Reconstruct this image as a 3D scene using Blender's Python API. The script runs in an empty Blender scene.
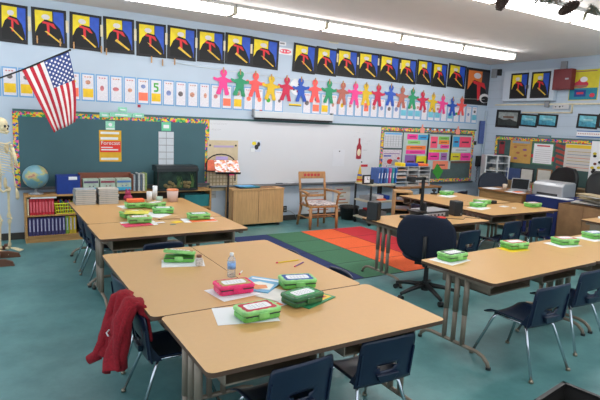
import bpy, math, random
from mathutils import Vector, Matrix
random.seed(7)
S = bpy.context.scene
COL = S.collection
# ------------------------------------------------------------------ camera, world, exposure
EYE = Vector((0, 0, 1.84)); FPX = 508.0
def cam_axes(p, r, y):
    sy, cy, sp, cp, sr, cr = math.sin(y), math.cos(y), math.sin(p), math.cos(p), math.sin(r), math.cos(r)
    F = Vector((sy*cp, cy*cp, -sp)); R = Vector((cy, -sy, 0)); D = F.cross(R)
    return cr*R - sr*D, sr*R + cr*D, F
CR, CD, CF = cam_axes(math.radians(8.45), math.radians(2.4), math.radians(31.6))
cd = bpy.data.cameras.new('camera'); cam = bpy.data.objects.new('camera', cd); COL.objects.link(cam)
cd.sensor_width = 36; cd.lens = 36*FPX/600; cd.clip_start = 0.05
mw = Matrix((CR, -CD, -CF)).transposed().to_4x4(); mw.translation = EYE; cam.matrix_world = mw
S.camera = cam
w = bpy.data.worlds.new('daylight'); S.world = w; w.use_nodes = True
w.node_tree.nodes['Background'].inputs[0].default_value = (0.80, 0.90, 1.0, 1)
w.node_tree.nodes['Background'].inputs[1].default_value = 1.1
S.view_settings.view_transform = 'Standard'; S.view_settings.look = 'None'
S.view_settings.exposure = 0.36; S.view_settings.gamma = 1.0; S.view_settings.use_curve_mapping = False
LAMP_STRENGTH = 11.0
# photo point -> point on a plane of the room (walls, table height, floor)
def ray(u, v): return CR*((u-300)/FPX) + CD*((v-200)/FPX) + CF
def at_y(u, v, y): d = ray(u, v); return EYE + d*((y-EYE.y)/d.y)
def at_x(u, v, x): d = ray(u, v); return EYE + d*((x-EYE.x)/d.x)
def at_z(u, v, z): d = ray(u, v); return EYE + d*((z-EYE.z)/d.z)
WY = 8.36; WX = 10.34; CZ = 3.44; TH = 0.71
# ------------------------------------------------------------------ materials
def lin(h):
    h = h.lstrip('#'); c = [int(h[i:i+2], 16)/255 for i in (0, 2, 4)]
    return [x/12.92 if x <= .04045 else ((x+.055)/1.055)**2.4 for x in c] + [1]
MC = {}
def mat(hexc, rough=.6, metal=0., var=.06, scale=12., bump=0., alpha=1., trans=0., emit=0., stretch=None, name=None):
    key = (hexc, rough, metal, var, scale, bump, alpha, trans, emit, stretch)
    if key in MC: return MC[key]
    m = bpy.data.materials.new(name or 'paint_'+hexc.strip('#')); m.use_nodes = True
    nt = m.node_tree; b = nt.nodes['Principled BSDF']; c = lin(hexc)
    b.inputs['Roughness'].default_value = rough; b.inputs['Metallic'].default_value = metal
    b.inputs['Base Color'].default_value = c
    if var > 0:
        tc = nt.nodes.new('ShaderNodeTexCoord'); n = nt.nodes.new('ShaderNodeTexNoise'); n.inputs['Scale'].default_value = scale
        n.inputs['Detail'].default_value = 5
        src = tc.outputs['Object']
        if stretch:
            mp = nt.nodes.new('ShaderNodeMapping'); mp.inputs['Scale'].default_value = stretch
            nt.links.new(src, mp.inputs[0]); src = mp.outputs[0]
        nt.links.new(src, n.inputs['Vector'])
        r = nt.nodes.new('ShaderNodeValToRGB')
        r.color_ramp.elements[0].position = .3; r.color_ramp.elements[1].position = .7
        r.color_ramp.elements[0].color = [x*(1-var*2) for x in c[:3]]+[1]
        r.color_ramp.elements[1].color = [min(1, x*(1+var*2)) for x in c[:3]]+[1]
        nt.links.new(n.outputs[0], r.inputs[0]); nt.links.new(r.outputs[0], b.inputs['Base Color'])
        if bump:
            bm = nt.nodes.new('ShaderNodeBump'); bm.inputs['Strength'].default_value = bump; bm.inputs['Distance'].default_value = .01
            nt.links.new(n.outputs[0], bm.inputs['Height']); nt.links.new(bm.outputs[0], b.inputs['Normal'])
    if alpha < 1: b.inputs['Alpha'].default_value = alpha
    if trans: b.inputs['Transmission Weight'].default_value = trans; b.inputs['IOR'].default_value = 1.33
    if emit:
        b.inputs['Emission Color'].default_value = (1, .98, .97, 1); b.inputs['Emission Strength'].default_value = emit
    MC[key] = m
    return m
def confetti(name, cols, scale=40., base=None):
    """many coloured blotches: scalloped border trim, busy printed paper"""
    m = bpy.data.materials.new(name); m.use_nodes = True; nt = m.node_tree; b = nt.nodes['Principled BSDF']
    tc = nt.nodes.new('ShaderNodeTexCoord'); v = nt.nodes.new('ShaderNodeTexVoronoi'); v.inputs['Scale'].default_value = scale
    sp = nt.nodes.new('ShaderNodeSeparateColor'); r = nt.nodes.new('ShaderNodeValToRGB'); r.color_ramp.interpolation = 'CONSTANT'
    nt.links.new(tc.outputs['Object'], v.inputs['Vector']); nt.links.new(v.outputs['Color'], sp.inputs[0]); nt.links.new(sp.outputs[0], r.inputs[0])
    e = r.color_ramp.elements
    for i, c in enumerate(cols):
        if i < 2: e[i].position = i/len(cols); e[i].color = lin(c)
        else: q = e.new(i/len(cols)); q.color = lin(c)
    nt.links.new(r.outputs[0], b.inputs['Base Color']); b.inputs['Roughness'].default_value = .6
    return m
M = dict(
 table=mat('#C99D63', .35, var=.008, scale=40, name='laminate'), edge=mat('#523A2A', .5, name='table_edge'),
 tframe=mat('#857869', .4, .2, var=.03, name='bronze_steel'), chrome=mat('#C8CCD2', .12, 1., var=0, name='chrome'),
 navy=mat('#121F37', .32, var=.05, scale=6, name='navy_plastic'), navyf=mat('#121C30', .9, var=.1, scale=90, bump=.3, name='navy_fabric'),
 black=mat('#131314', .5, var=.05, name='black_plastic'), dark=mat('#26282B', .5, var=.05, name='dark_grey'),
 white=mat('#DDE0E2', .6, var=.01, name='white_paper'), paper=mat('#E6E7EA', .7, var=.01, scale=5, name='paper'),
 oak=mat('#B88A54', .45, var=.12, scale=6, stretch=(1, 1, 14), name='oak'), oakd=mat('#8E6238', .5, var=.15, scale=6, stretch=(12, 1, 1), name='dark_oak'),
 lam=mat('#C39A68', .45, var=.06, scale=5, stretch=(10, 10, 1), name='wood_panel'),
 green=mat('#68B550', .28, var=.12, scale=30, name='green_plastic'), greenl=mat('#86C872', .28, var=.12, scale=30, name='light_green_plastic'),
 dgreen=mat('#2F6A40', .22, var=.12, scale=30, name='dark_green_plastic'), pink=mat('#E8326E', .22, var=.1, scale=30, name='pink_plastic'),
 red=mat('#C01F2E', .6, var=.05, name='red'), yellow=mat('#E8C81E', .55, var=.04, name='yellow'), blue=mat('#2147A8', .55, var=.05, name='blue'),
 cream=mat('#D9CFAF', .6, var=.05, name='cream'), ltblue=mat('#5AA6D8', .55, var=.04, name='light_blue'),
 teal=mat('#2A7A80', .55, var=.05, name='teal'), orange=mat('#F0703A', .6, var=.03, name='orange'), purple=mat('#7A4E92', .6, var=.03, name='purple'),
 grey=mat('#8C9094', .5, var=.04, name='grey'), silver=mat('#A7A9AD', .35, .4, var=.02, name='silver'), card=mat('#8F6B49', .8, var=.08, scale=8, name='cardboard'),
 bone=mat('#DCCDA6', .5, var=.08, name='bone'), pin=mat('#B98E5C', .7, var=.05, name='pin_wood'), string=mat('#D8D8D0', .8, var=0, name='string'),
)
BORDER = confetti('border_trim', ['#E2C22A', '#D8342E', '#2F8F4A', '#E8B81E', '#2A4FA8', '#E56A9A', '#58B868', '#E8D040'], 34)
BUSY = confetti('busy_print', ['#E8E5E2', '#DE8A6A', '#E8C8C8', '#E4E1DA', '#B8705A', '#DEAA6A', '#E0DEE4'], 28)
# ------------------------------------------------------------------ mesh builder
class MB:
    def __init__(s): s.v = []; s.f = []; s.m = []
    def add(s, vs, fs, m=0):
        o = len(s.v); s.v += [tuple(p) for p in vs]; s.f += [tuple(i+o for i in f) for f in fs]; s.m += [m]*len(fs); return s
    def boxb(s, x0, x1, y0, y1, z0, z1, m=0):
        vs = [(x, y, z) for z in (z0, z1) for y in (y0, y1) for x in (x0, x1)]
        return s.add(vs, [(0, 2, 3, 1), (4, 5, 7, 6), (0, 1, 5, 4), (2, 6, 7, 3), (0, 4, 6, 2), (1, 3, 7, 5)], m)
    def box(s, c, d, R=None, m=0):
        c = Vector(c); vs = []
        for z in (-.5, .5):
            for y in (-.5, .5):
                for x in (-.5, .5):
                    q = Vector((x*d[0], y*d[1], z*d[2]));
                    if R: q = R @ q
                    vs.append(c+q)
        return s.add(vs, [(0, 2, 3, 1), (4, 5, 7, 6), (0, 1, 5, 4), (2, 6, 7, 3), (0, 4, 6, 2), (1, 3, 7, 5)], m)
    def tube(s, pts, r, n=8, m=0, cap=True):
        pts = [Vector(p) for p in pts]; rs = r if isinstance(r, (list, tuple)) else [r]*len(pts)
        vs = []; fs = []; prev = None
        for i, p in enumerate(pts):
            t = (pts[min(i+1, len(pts)-1)]-pts[max(i-1, 0)]).normalized()
            if prev is None: a = t.orthogonal().normalized()
            else: a = (prev - t*prev.dot(t)).normalized()
            prev = a; b = t.cross(a)
            for k in range(n):
                an = 2*math.pi*k/n; vs.append(p + (a*math.cos(an)+b*math.sin(an))*rs[i])
        for i in range(len(pts)-1):
            for k in range(n):
                k2 = (k+1) % n; fs.append((i*n+k, i*n+k2, (i+1)*n+k2, (i+1)*n+k))
        if cap: fs.append(tuple(range(n-1, -1, -1))); fs.append(tuple((len(pts)-1)*n+k for k in range(n)))
        return s.add(vs, fs, m)
    def cyl(s, p0, p1, r0, r1=None, n=16, m=0): return s.tube([p0, p1], [r0, r0 if r1 is None else r1], n, m)
    def lathe(s, prof, c=(0, 0, 0), n=20, m=0, sy=1.):
        vs = []; fs = []
        for r, z in prof:
            for k in range(n):
                a = 2*math.pi*k/n; vs.append((c[0]+r*math.cos(a), c[1]+r*math.sin(a)*sy, c[2]+z))
        for i in range(len(prof)-1):
            for k in range(n):
                k2 = (k+1) % n; fs.append((i*n+k, i*n+k2, (i+1)*n+k2, (i+1)*n+k))
        fs.append(tuple(range(n-1, -1, -1))); fs.append(tuple((len(prof)-1)*n+k for k in range(n)))
        return s.add(vs, fs, m)
    def ell(s, c, d, n=14, m=0, R=None, k=8):
        vs = []; fs = []; c = Vector(c)
        for i in range(k+1):
            th = math.pi*i/k
            for j in range(n):
                a = 2*math.pi*j/n; q = Vector((d[0]*math.sin(th)*math.cos(a), d[1]*math.sin(th)*math.sin(a), -d[2]*math.cos(th)))
                vs.append(c+(R @ q if R else q))
        for i in range(k):
            for j in range(n):
                j2 = (j+1) % n; fs.append((i*n+j, i*n+j2, (i+1)*n+j2, (i+1)*n+j))
        return s.add(vs, fs, m)
    def prism(s, pts, z0, z1, m=0, fr=None, ms=None):
        """outline pts (a,b) extruded from z0 to z1; fr maps (a,b,c) to a point"""
        fr = fr or (lambda a, b, c: (a, b, c)); n = len(pts)
        vs = [fr(a, b, z0) for a, b in pts] + [fr(a, b, z1) for a, b in pts]
        s.add(vs, [tuple(range(n-1, -1, -1)), tuple(range(n, 2*n))], m)
        o = len(s.v)-2*n
        for i in range(n):
            j = (i+1) % n; s.f.append((o+i, o+j, o+n+j, o+n+i)); s.m.append(m if ms is None else ms)
        return s
    def grid(s, fn, nu, nv, m=0, th=0., mf=None, skip=None):
        vs = [Vector(fn(i/nu, j/nv)) for j in range(nv+1) for i in range(nu+1)]; fs = []; ms = []
        for j in range(nv):
            for i in range(nu):
                if skip and skip(i, j): continue
                a = j*(nu+1)+i; fs.append((a, a+1, a+nu+2, a+nu+1)); ms.append(mf(i, j) if mf else m)
        o = len(s.v); s.v += [tuple(p) for p in vs]; s.f += [tuple(i+o for i in f) for f in fs]; s.m += ms
        return s
    def build(s, name, mats, parent=None, bevel=0., smooth=False, solid=0., sub=0, center=True, kind=None, bseg=2):
        if not isinstance(mats, (list, tuple)): mats = [mats]
        off = Vector((0, 0, 0))
        if parent is None and center:
            xs, ys, zs = zip(*s.v); off = Vector(((min(xs)+max(xs))/2, (min(ys)+max(ys))/2, min(zs)))
        me = bpy.data.meshes.new(name); me.from_pydata([tuple(Vector(p)-off) for p in s.v], [], s.f)
        for m in mats: me.materials.append(m)
        me.polygons.foreach_set('material_index', s.m)
        if smooth: me.polygons.foreach_set('use_smooth', [True]*len(me.polygons))
        me.update()
        o = bpy.data.objects.new(name, me); COL.objects.link(o); o.location = off
        if parent is not None: o.parent = parent
        if solid: md = o.modifiers.new('thickness', 'SOLIDIFY'); md.thickness = solid; md.offset = 0
        if sub: md = o.modifiers.new('smooth', 'SUBSURF'); md.levels = sub; md.render_levels = sub
        if bevel:
            md = o.modifiers.new('bevel', 'BEVEL'); md.width = bevel; md.segments = bseg; md.limit_method = 'ANGLE'; md.angle_limit = math.radians(40)
        if kind: o['kind'] = kind
        return o
def tag(o, label, cat, group=None, kind=None):
    o['label'] = label; o['category'] = cat
    if group: o['group'] = group
    if kind: o['kind'] = kind
    return o
def thing(name, loc, rz=0, label=None, cat=None, group=None, rot=None):
    o = bpy.data.objects.new(name, None); COL.objects.link(o); o.empty_display_size = .1
    o.location = loc; o.rotation_euler = rot if rot else (0, 0, rz)
    if label: tag(o, label, cat, group)
    return o
def dup(root, loc=None, rz=None, label=None, group=None, rot=None):
    def cp(o, par):
        c = o.copy(); COL.objects.link(c); c.parent = par
        for ch in list(o.children): cp(ch, c)
        return c
    r = root.copy(); COL.objects.link(r)
    for ch in list(root.children): cp(ch, r)
    if loc is not None: r.location = loc
    if rz is not None: r.rotation_euler = (0, 0, rz)
    if rot is not None: r.rotation_euler = rot
    if label: r['label'] = label
    if group: r['group'] = group
    return r
def text_mesh(name, txt, size, m, parent, mtx, th=.0005, align='CENTER'):
    c = bpy.data.curves.new(name, 'FONT'); c.body = txt; c.size = size; c.align_x = align; c.align_y = 'CENTER'; c.extrude = th
    o = bpy.data.objects.new(name, c); COL.objects.link(o)
    bpy.context.view_layer.update()
    me = bpy.data.meshes.new_from_object(o.evaluated_get(bpy.context.evaluated_depsgraph_get()))
    bpy.data.objects.remove(o); me.transform(mtx); me.materials.clear(); me.materials.append(m)
    o = bpy.data.objects.new(name, me); COL.objects.link(o); o.parent = parent
    return o
# a sheet frame on the back wall faces -Y, on the right wall faces -X
RB = Matrix.Rotation(math.radians(90), 4, 'X')                       # local x right, y up -> world x, z ; front is -Y
RR = Matrix.Rotation(math.radians(-90), 4, 'Z') @ RB                 # front is -X, local x -> -Y
ORD = 'first second third fourth fifth sixth seventh eighth ninth tenth eleventh twelfth thirteenth fourteenth fifteenth sixteenth seventeenth eighteenth nineteenth twentieth'.split()
T10 = ['', '', 'twenty', 'thirty', 'forty', 'fifty', 'sixty']
def ordn(i):
    i += 1
    if i <= 20: return ORD[i-1]
    if i % 10 == 0: return T10[i//10][:-1]+'ieth'
    return T10[i//10]+'-'+ORD[i % 10-1]
def sheet(name, wall, u0, v0, u1, v1, d=.004, off=0., shapes=(), mats=(), label=None, cat='paper', group=None, sag=0., tilt=0, bow=0):
    """flat sheet on a wall; box from photo corners; shapes in 0..1 coordinates printed on it: (polygon, material index)"""
    if wall == 'b':
        p = at_y(u0, v0, WY-off); q = at_y(u1, v1, WY-off); a0, a1 = p.x, q.x; z1, z0 = p.z, q.z; base = Vector(((a0+a1)/2, WY-off, (z0+z1)/2)); rot = RB
        wd = a1-a0
    else:
        p = at_x(u0, v0, WX-off); q = at_x(u1, v1, WX-off); z1, z0 = p.z, q.z; base = Vector((WX-off, (p.y+q.y)/2, (z0+z1)/2)); rot = RR; wd = p.y-q.y
    return sheet_at(name, base, rot, wd, z1-z0, d, shapes, mats, label, cat, group, tilt, bow)
def sheet_at(name, base, rot, wd, ht, d=.004, shapes=(), mats=(), label=None, cat='paper', group=None, tilt=0, bow=0, parent=None):
    mb = MB()
    f = lambda a, b, c: ((a-.5)*wd, (b-.5)*ht, c + bow*(4*(a-.5)**2))
    n = 8 if bow else 1
    for i in range(n):
        mb.prism([(i/n, 0), ((i+1)/n, 0), ((i+1)/n, 1), (i/n, 1)], 0, d, 0, f)
    for k, (poly, mi) in enumerate(shapes): mb.prism(poly, d*.5, d+.0012+.0004*k, mi, f)
    o = mb.build(name, list(mats), None, center=False)
    R = rot @ Matrix.Rotation(tilt, 4, 'Z')
    if parent: o.parent = parent
    o.matrix_local = Matrix.Translation(base) @ R
    if label: tag(o, label, cat, group)
    return o
def rect(x0, y0, x1, y1): return [(x0, y0), (x1, y0), (x1, y1), (x0, y1)]
def disc(cx, cy, rx, ry, n=12): return [(cx+rx*math.cos(2*math.pi*k/n), cy+ry*math.sin(2*math.pi*k/n)) for k in range(n)]
def rrect(w, d, r, n=5):
    pts = []
    for cx, cy, a0 in ((w/2-r, d/2-r, 0), (-w/2+r, d/2-r, 90), (-w/2+r, -d/2+r, 180), (w/2-r, -d/2+r, 270)):
        for k in range(n+1):
            a = math.radians(a0+90*k/n); pts.append((cx+r*math.cos(a), cy+r*math.sin(a)))
    return pts
# ================================================================== THE ROOM
def floor_mat():
    m = bpy.data.materials.new('teal_linoleum'); m.use_nodes = True; nt = m.node_tree; b = nt.nodes['Principled BSDF']
    tc = nt.nodes.new('ShaderNodeTexCoord'); n = nt.nodes.new('ShaderNodeTexNoise'); n.inputs['Scale'].default_value = 1.6; n.inputs['Detail'].default_value = 10; n.inputs['Roughness'].default_value = .7
    r = nt.nodes.new('ShaderNodeValToRGB'); r.color_ramp.elements[0].position = .3; r.color_ramp.elements[1].position = .72
    r.color_ramp.elements[0].color = lin('#3F7072'); r.color_ramp.elements[1].color = lin('#68999A')
    nt.links.new(tc.outputs['Object'], n.inputs['Vector']); nt.links.new(n.outputs[0], r.inputs[0]); nt.links.new(r.outputs[0], b.inputs['Base Color'])
    n2 = nt.nodes.new('ShaderNodeTexNoise'); n2.inputs['Scale'].default_value = 3; r2 = nt.nodes.new('ShaderNodeMapRange')
    r2.inputs[3].default_value = .3; r2.inputs[4].default_value = .5
    nt.links.new(tc.outputs['Object'], n2.inputs['Vector']); nt.links.new(n2.outputs[0], r2.inputs[0]); nt.links.new(r2.outputs[0], b.inputs['Roughness'])
    return m
def block_mat(hexc):
    m = bpy.data.materials.new('painted_block'); m.use_nodes = True; nt = m.node_tree; b = nt.nodes['Principled BSDF']
    b.inputs['Base Color'].default_value = lin(hexc); b.inputs['Roughness'].default_value = .6
    return m
XL, YF = -2.6, -3.2
MB().boxb(XL, WX+.1, YF, WY+.1, -.1, 0).build('floor', floor_mat(), kind='structure')
MB().boxb(XL, WX+.1, YF, WY+.1, CZ, CZ+.1).build('ceiling', mat('#EAE3DF', .9, var=.01, scale=3, name='ceiling_paint'), kind='structure')
wall_m = mat('#B4C3D2', .7, var=.015, scale=2, name='pale_blue_wall')
MB().boxb(XL, WX+.1, WY, WY+.1, 0, CZ).build('wall_back', wall_m, kind='structure')
wr = MB().boxb(WX, WX+.1, YF, WY, 0, CZ)
for k in range(1, 17): wr.boxb(WX-.0015, WX+.01, YF, WY, k*.203-.003, k*.203+.003, 1)
wr.build('wall_right', [wall_m, mat('#A2B1BF', .7, var=0)], kind='structure')
MB().boxb(XL, WX, WY-.02, WY, 0, .1).build('baseboard_back', mat('#3A3632', .6, var=.05), kind='structure')
MB().boxb(WX-.02, WX, YF, WY-.02, 0, .1).build('baseboard_right', mat('#3A3632', .6, var=.05), kind='structure')
# dark green rail along the top of the boards
MB().boxb(.30, 10.02, WY-.03, WY, 1.862, 1.895).build('trim_1', mat('#3D6264', .5, var=.02), kind='structure')
# ================================================================== LIGHTS ON THE CEILING
def fixture_row(y, x0, seg, n, labels):
    for i in range(n):
        a = x0+i*seg
        t = thing('ceiling_light', (a, y, CZ), 0, labels(i), 'light', 'fluorescent ceiling lights')
        MB().boxb(.01, seg-.01, -.14, .14, -.045, 0).build('housing', mat('#C9C6C2', .5, var=.01), t)
        MB().prism([(-.125, -.045), (.125, -.045), (.105, -.125), (-.105, -.125)], .02, seg-.02, 0, lambda p, q, c: (c, p, q)).build('diffuser', mat('#F4F4F6', .4, var=0, emit=LAMP_STRENGTH), t)
        for e in (0, seg):
            MB().prism([(-.13, -.04), (.13, -.04), (.11, -.133), (-.11, -.133)], e-.035 if e else .0, e+.0 if e else .035, 0, lambda p, q, c: (c, p, q)).build('end_cap', mat('#C8BFA8', .5, var=0), t)
fixture_row(6.86, -1.60, 1.525, 7, lambda i: ['long ceiling tube light out past the flag', 'back ceiling tube light above the flag', 'back ceiling tube light above the left chalkboard', 'back ceiling tube light above the whiteboard left half',
   'back ceiling tube light above the whiteboard right half', 'back ceiling tube light above the coloured bulletin board', 'back ceiling tube light nearest the room corner'][i])
fixture_row(4.05, 2.0, 1.525, 5, lambda i: 'near ceiling tube light %s from the left, pine garland along it' % ORD[i])
fixture_row(1.2, 1.0, 1.525, 5, lambda i: 'unseen ceiling tube light %s from the left in the row added over the front tables' % ORD[i])  # row out of view, added to light the front of the room
# pine cones and sprigs hanging from the near light
def pinecone():
    mb = MB()
    for k in range(15):
        z = -k*.016; r = .045*math.sin(math.pi*(k+1.5)/17)+.012
        for j in range(9):
            a = j*2*math.pi/9+k*.35
            R = Matrix.Rotation(a, 3, 'Z') @ Matrix.Rotation(.5, 3, 'Y')
            mb.ell(Vector((math.cos(a)*r*.7, math.sin(a)*r*.7, z)), (r*.55+.006, .013, .007), 6, 0, R, 4)
    return mb
def cone_thing(loc, rot, label):
    t = thing('pine_cone', loc, 0, label, 'pine cone', 'hanging pine cones', rot=rot)
    pinecone().build('scales', mat('#4B3A33', .8, var=.3, scale=60), t)
    MB().cyl((0, 0, 0), (0, 0, .06), .004, n=6).build('hanger', M['dark'], t)
p = at_z(578, 3, 3.24); cone_thing(p, (.35, 1.0, 0), 'large pine cone hanging at the joint of the near ceiling light')
p = at_z(508, -14, 3.26); cone_thing(p, (.2, .2, 0), 'pine cone cut by the top edge of the view')
def sprig(loc, label, n=9, L=.16, sd=1):
    random.seed(sd); mb = MB()
    for k in range(n):
        d = Vector((random.uniform(-1, 1), random.uniform(-.6, .6), random.uniform(-1, .15))).normalized()*L*random.uniform(.5, 1)
        mb.tube([(0, 0, 0), d], .003, 5, 1)
        for j in range(26):
            q = d*random.uniform(.15, 1); e = Vector((random.uniform(-1, 1), random.uniform(-1, 1), random.uniform(-1, 1))).normalized()*.04
            mb.tube([q, q+e+d*.08], [.0026, .0012], 4, 0)
    o = mb.build('pine_sprig', [mat('#3C4A3E', .7, var=.2, scale=30), M['card']], None, center=False); o.location = loc
    tag(o, label, 'garland', 'pine garland pieces')
sprig(at_z(540, -3, 3.28), 'green pine sprig left of the large hanging pine cone', 12, .2, 2)
sprig(at_z(553, -1, 3.27), 'green pine sprig touching the large pine cone from the left', 8, .12, 8)
sprig(at_z(594, 6, 3.26), 'green pine sprig right of the large hanging pine cone', 12, .2, 5)
# ================================================================== BACK WALL: BOARDS
def board(name, u0, u1, z0, z1, label, face, border, tray=True, bw=.07):
    x0 = at_y(u0, 150, WY).x; x1 = at_y(u1, 150, WY).x
    t = thing(name, (0, 0, 0), 0, label, 'board'); t.location = ((x0+x1)/2, WY-.001, z0)
    w2 = (x1-x0)/2; h = z1-z0
    MB().boxb(-w2, w2, -.02, 0, 0, h).build('panel', face, t)
    if border:
        for nm, b in (('border_top', (-w2, w2, h-bw, h)), ('border_left', (-w2, -w2+bw, 0, h-bw)), ('border_right', (w2-bw, w2, 0, h-bw)), ('border_bottom', (-w2+bw, w2-bw, 0, bw))):
            if nm == 'border_bottom' and name == 'chalkboard': continue
            MB().boxb(b[0], b[1], -.024, -.02, b[2], b[3]).build('border', BORDER, t)
    if tray:
        MB().boxb(-w2, w2, -.09, -.0, -.035, -.005).boxb(-w2, w2, -.09, -.08, -.02, .008).build('tray', mat('#6E7276', .4, .5, var=.02), t, bevel=.003)
    return x0, x1
chalk_m = mat('#3F626A', .75, var=.05, scale=1.2, name='chalkboard_green')
cb = board('chalkboard', 13.5, 208.5, .77, 1.86, 'green chalkboard with colourful border behind flag and globe', chalk_m, True)
wb = board('whiteboard', 208.7, 379.3, .72, 1.86, 'long white dry erase board in the middle of the back wall', mat('#D2D4D8', .22, var=.01, scale=1, name='whiteboard'), False)
bb = board('bulletin_board', 379.6, 472.5, .66, 1.86, 'bulletin board covered in neon word cards left of the corner', mat('#4E5F60', .8, var=.04), True, True, .07)
# border of the right side of chalkboard is part of it; projector screen housing
a = at_y(254, 109, WY-.06); b = at_y(332, 121, WY-.06)
t = thing('projector_screen', ((a.x+b.x)/2, WY-.06, 1.93), 0, 'rolled up white projector screen casing above the whiteboard', 'screen')
wd = (b.x-a.x)/2
MB().boxb(-wd, wd, -.05, .03, 0, .12).build('casing', mat('#C9CED2', .5, var=.01), t, bevel=.012)
MB().boxb(-wd+.02, wd-.02, -.045, .025, -.03, .0).build('roll', M['black'], t)
for s in (-1, 1): MB().boxb(s*wd-.015, s*wd+.015, -.02, .06, .02, .15).build('bracket', M['grey'], t)
# ---- row of paintings: plain abstract stand-ins in the same colours
pm = [mat('#17171A', .6, var=.03), mat('#E9D21E', .6, var=.05), mat('#2450B8', .6, var=.08), mat('#0E0E10', .7, var=0), mat('#D32730', .6, var=.03), mat('#D8D2D4', .7, var=.03), mat('#DDB53A', .6, var=.1)]
def art(k, seed, ochre=False):
    random.seed(seed); r = lambda a: random.uniform(-a, a)
    sh = [(rect(.1, .3, .62+r(.04), .93), 1), (rect(.62, .12, .92, .93), 2),
          ([(.1, .07), (.9, .07), (.9, .22), (.78+r(.03), .5), (.62, .66), (.38, .7+r(.02)), (.2, .55), (.1, .35)], 3),
          (disc(.42+r(.04), .77, .12, .07), 5),
          ([(.3, .66), (.62, .61), (.7+r(.03), .48), (.62, .5), (.5, .58), (.3, .6)], 4),
          ([(.42, .6), (.5, .6), (.5+r(.03), .3), (.44, .3)], 4),
          ([(.36, .38+r(.04)), (.42, .4), (.85, .12), (.8, .1)], 6)]
    return sh
edges = [(-2, 27), (31, 66), (69, 101), (103, 134), (136, 166), (167, 196), (197, 224.5), (225, 252), (251, 279), (293, 316), (316, 337.5), (336.5, 358), (358, 379.5), (379, 399.5), (399.5, 417), (417, 432.5), (432.5, 447.5), (448, 466)]
for i, (u0, u1) in enumerate(edges):
    x0 = at_y(u0, 20, WY).x; x1 = at_y(u1, 20, WY).x; random.seed(i*3+1)
    # resolve x with the right height of the row
    v = 3+.143*(u0+u1)/2
    x0 = at_y(u0, v, WY).x; x1 = at_y(u1, v, WY).x
    off = .012 if i % 2 else .004
    sheet_at('painting', Vector(((x0+x1)/2, WY-off, 3.065+random.uniform(-.01, .012))), RB, x1-x0, .52, .003, art(i, i), pm,
       'black framed yellow and blue painting, %s from the left in the top row' % ordn(i), 'painting', 'row of paintings under the ceiling', tilt=random.uniform(-.045, .02))
sheet('painting', 'b', 467, 67, 489.5, 106, .004, .006,
   [(rect(.08, .1, .6, .93), 1), (rect(.62, .25, .92, .93), 2), ([(.05, .04), (.9, .04), (.85, .3), (.62, .62), (.3, .68), (.08, .4)], 3), (disc(.42, .8, .14, .08), 5),
    ([(.25, .66), (.7, .62), (.78, .45), (.6, .52), (.3, .58)], 4), ([(.42, .6), (.56, .6), (.58, .15), (.48, .12)], 4), (disc(.76, .2, .2, .13), 5), (disc(.78, .17, .15, .09), 3)],
   [pm[0], mat('#E0772E', .6, var=.03), mat('#33343C', .6, var=.03), pm[3], pm[4], pm[5]], 'large poster in orange, black and red next to the room corner', 'poster')
# note with red lettering in the gap of the row
sheet('note', 'b', 278.5, 47, 292, 55.5, .003, .002, [(disc(.5, .48, .42, .33, 14), 1), (rect(.15, .4, .3, .62), 0), (rect(.4, .35, .5, .6), 0), (rect(.62, .4, .8, .58), 0)], [M['paper'], mat('#E8566C', .6, var=.02)], 'small white note with pink lettering between two paintings', 'note')
sheet('note', 'b', 278.5, 41, 286, 46, .003, .002, [(rect(.2, .3, .8, .7), 1)], [M['paper'], M['grey']], 'tiny white tag above the pink lettered note', 'note')
# speaker grille like vent above the row at 330,43
sheet('wall_vent', 'b', 329, 39.5, 338, 44, .01, 0, [(rect(.1, .2+.2*k, .9, .28+.2*k), 1) for k in range(4)], [M['cream'], M['grey']], 'small cream vent plate above the row of paintings', 'vent')
# white strips between paintings
ws = MB()
for i, (u, v, h) in enumerate([(29.3, 24, .2), (67, 27, .17), (101.5, 31, .17), (135, 35, .18), (166, 39, .18), (196, 43, .16), (224, 46, .16), (251, 49, .16), (337, 58, .16), (357.5, 61, .15), (378, 62, .14), (400, 66, .12)]):
    p = at_y(u, v, WY)
    o = MB().boxb(-.018, .018, -.004, 0, -h/2, h/2).build('paper_clip_strip', M['cream'], None, center=False); o.location = (p.x, WY-.017, p.z)
    tag(o, 'cream paper strip at the right edge of the %s painting' % ordn(i if i < 8 else i+2), 'strip', 'cream strips between paintings')
# ---- clothespins
def clothespin():
    mb = MB(); mb.boxb(-.006, .006, -.008, -.003, -.035, .04).boxb(-.006, .006, .001, .006, -.035, .04)
    t = thing('clothespin', (0, 0, 0), 0, 'wooden clothespin', 'clothespin', 'clothespins')
    mb.build('prong', M['pin'], t); MB().cyl((-.009, -.001, .008), (.009, -.001, .008), .005, n=8).build('spring', M['grey'], t)
    return t
pin0 = clothespin(); used = [0]
def pin(loc, s, label):
    o = pin0 if not used[0] else dup(pin0)
    used[0] = 1; o.location = loc; o.scale = (s, 1.4, s); o['label'] = label
for i, (u, v) in enumerate([(37, 40), (60, 43), (73.5, 46), (101, 50), (106, 52), (151, 60), (162, 63), (174, 62)]):
    p = at_y(u, v, WY); pin((p.x, WY-.035, p.z), 1.35, 'wooden clothespin at the foot of the paintings, %s from the left' % ordn(i))
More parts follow.
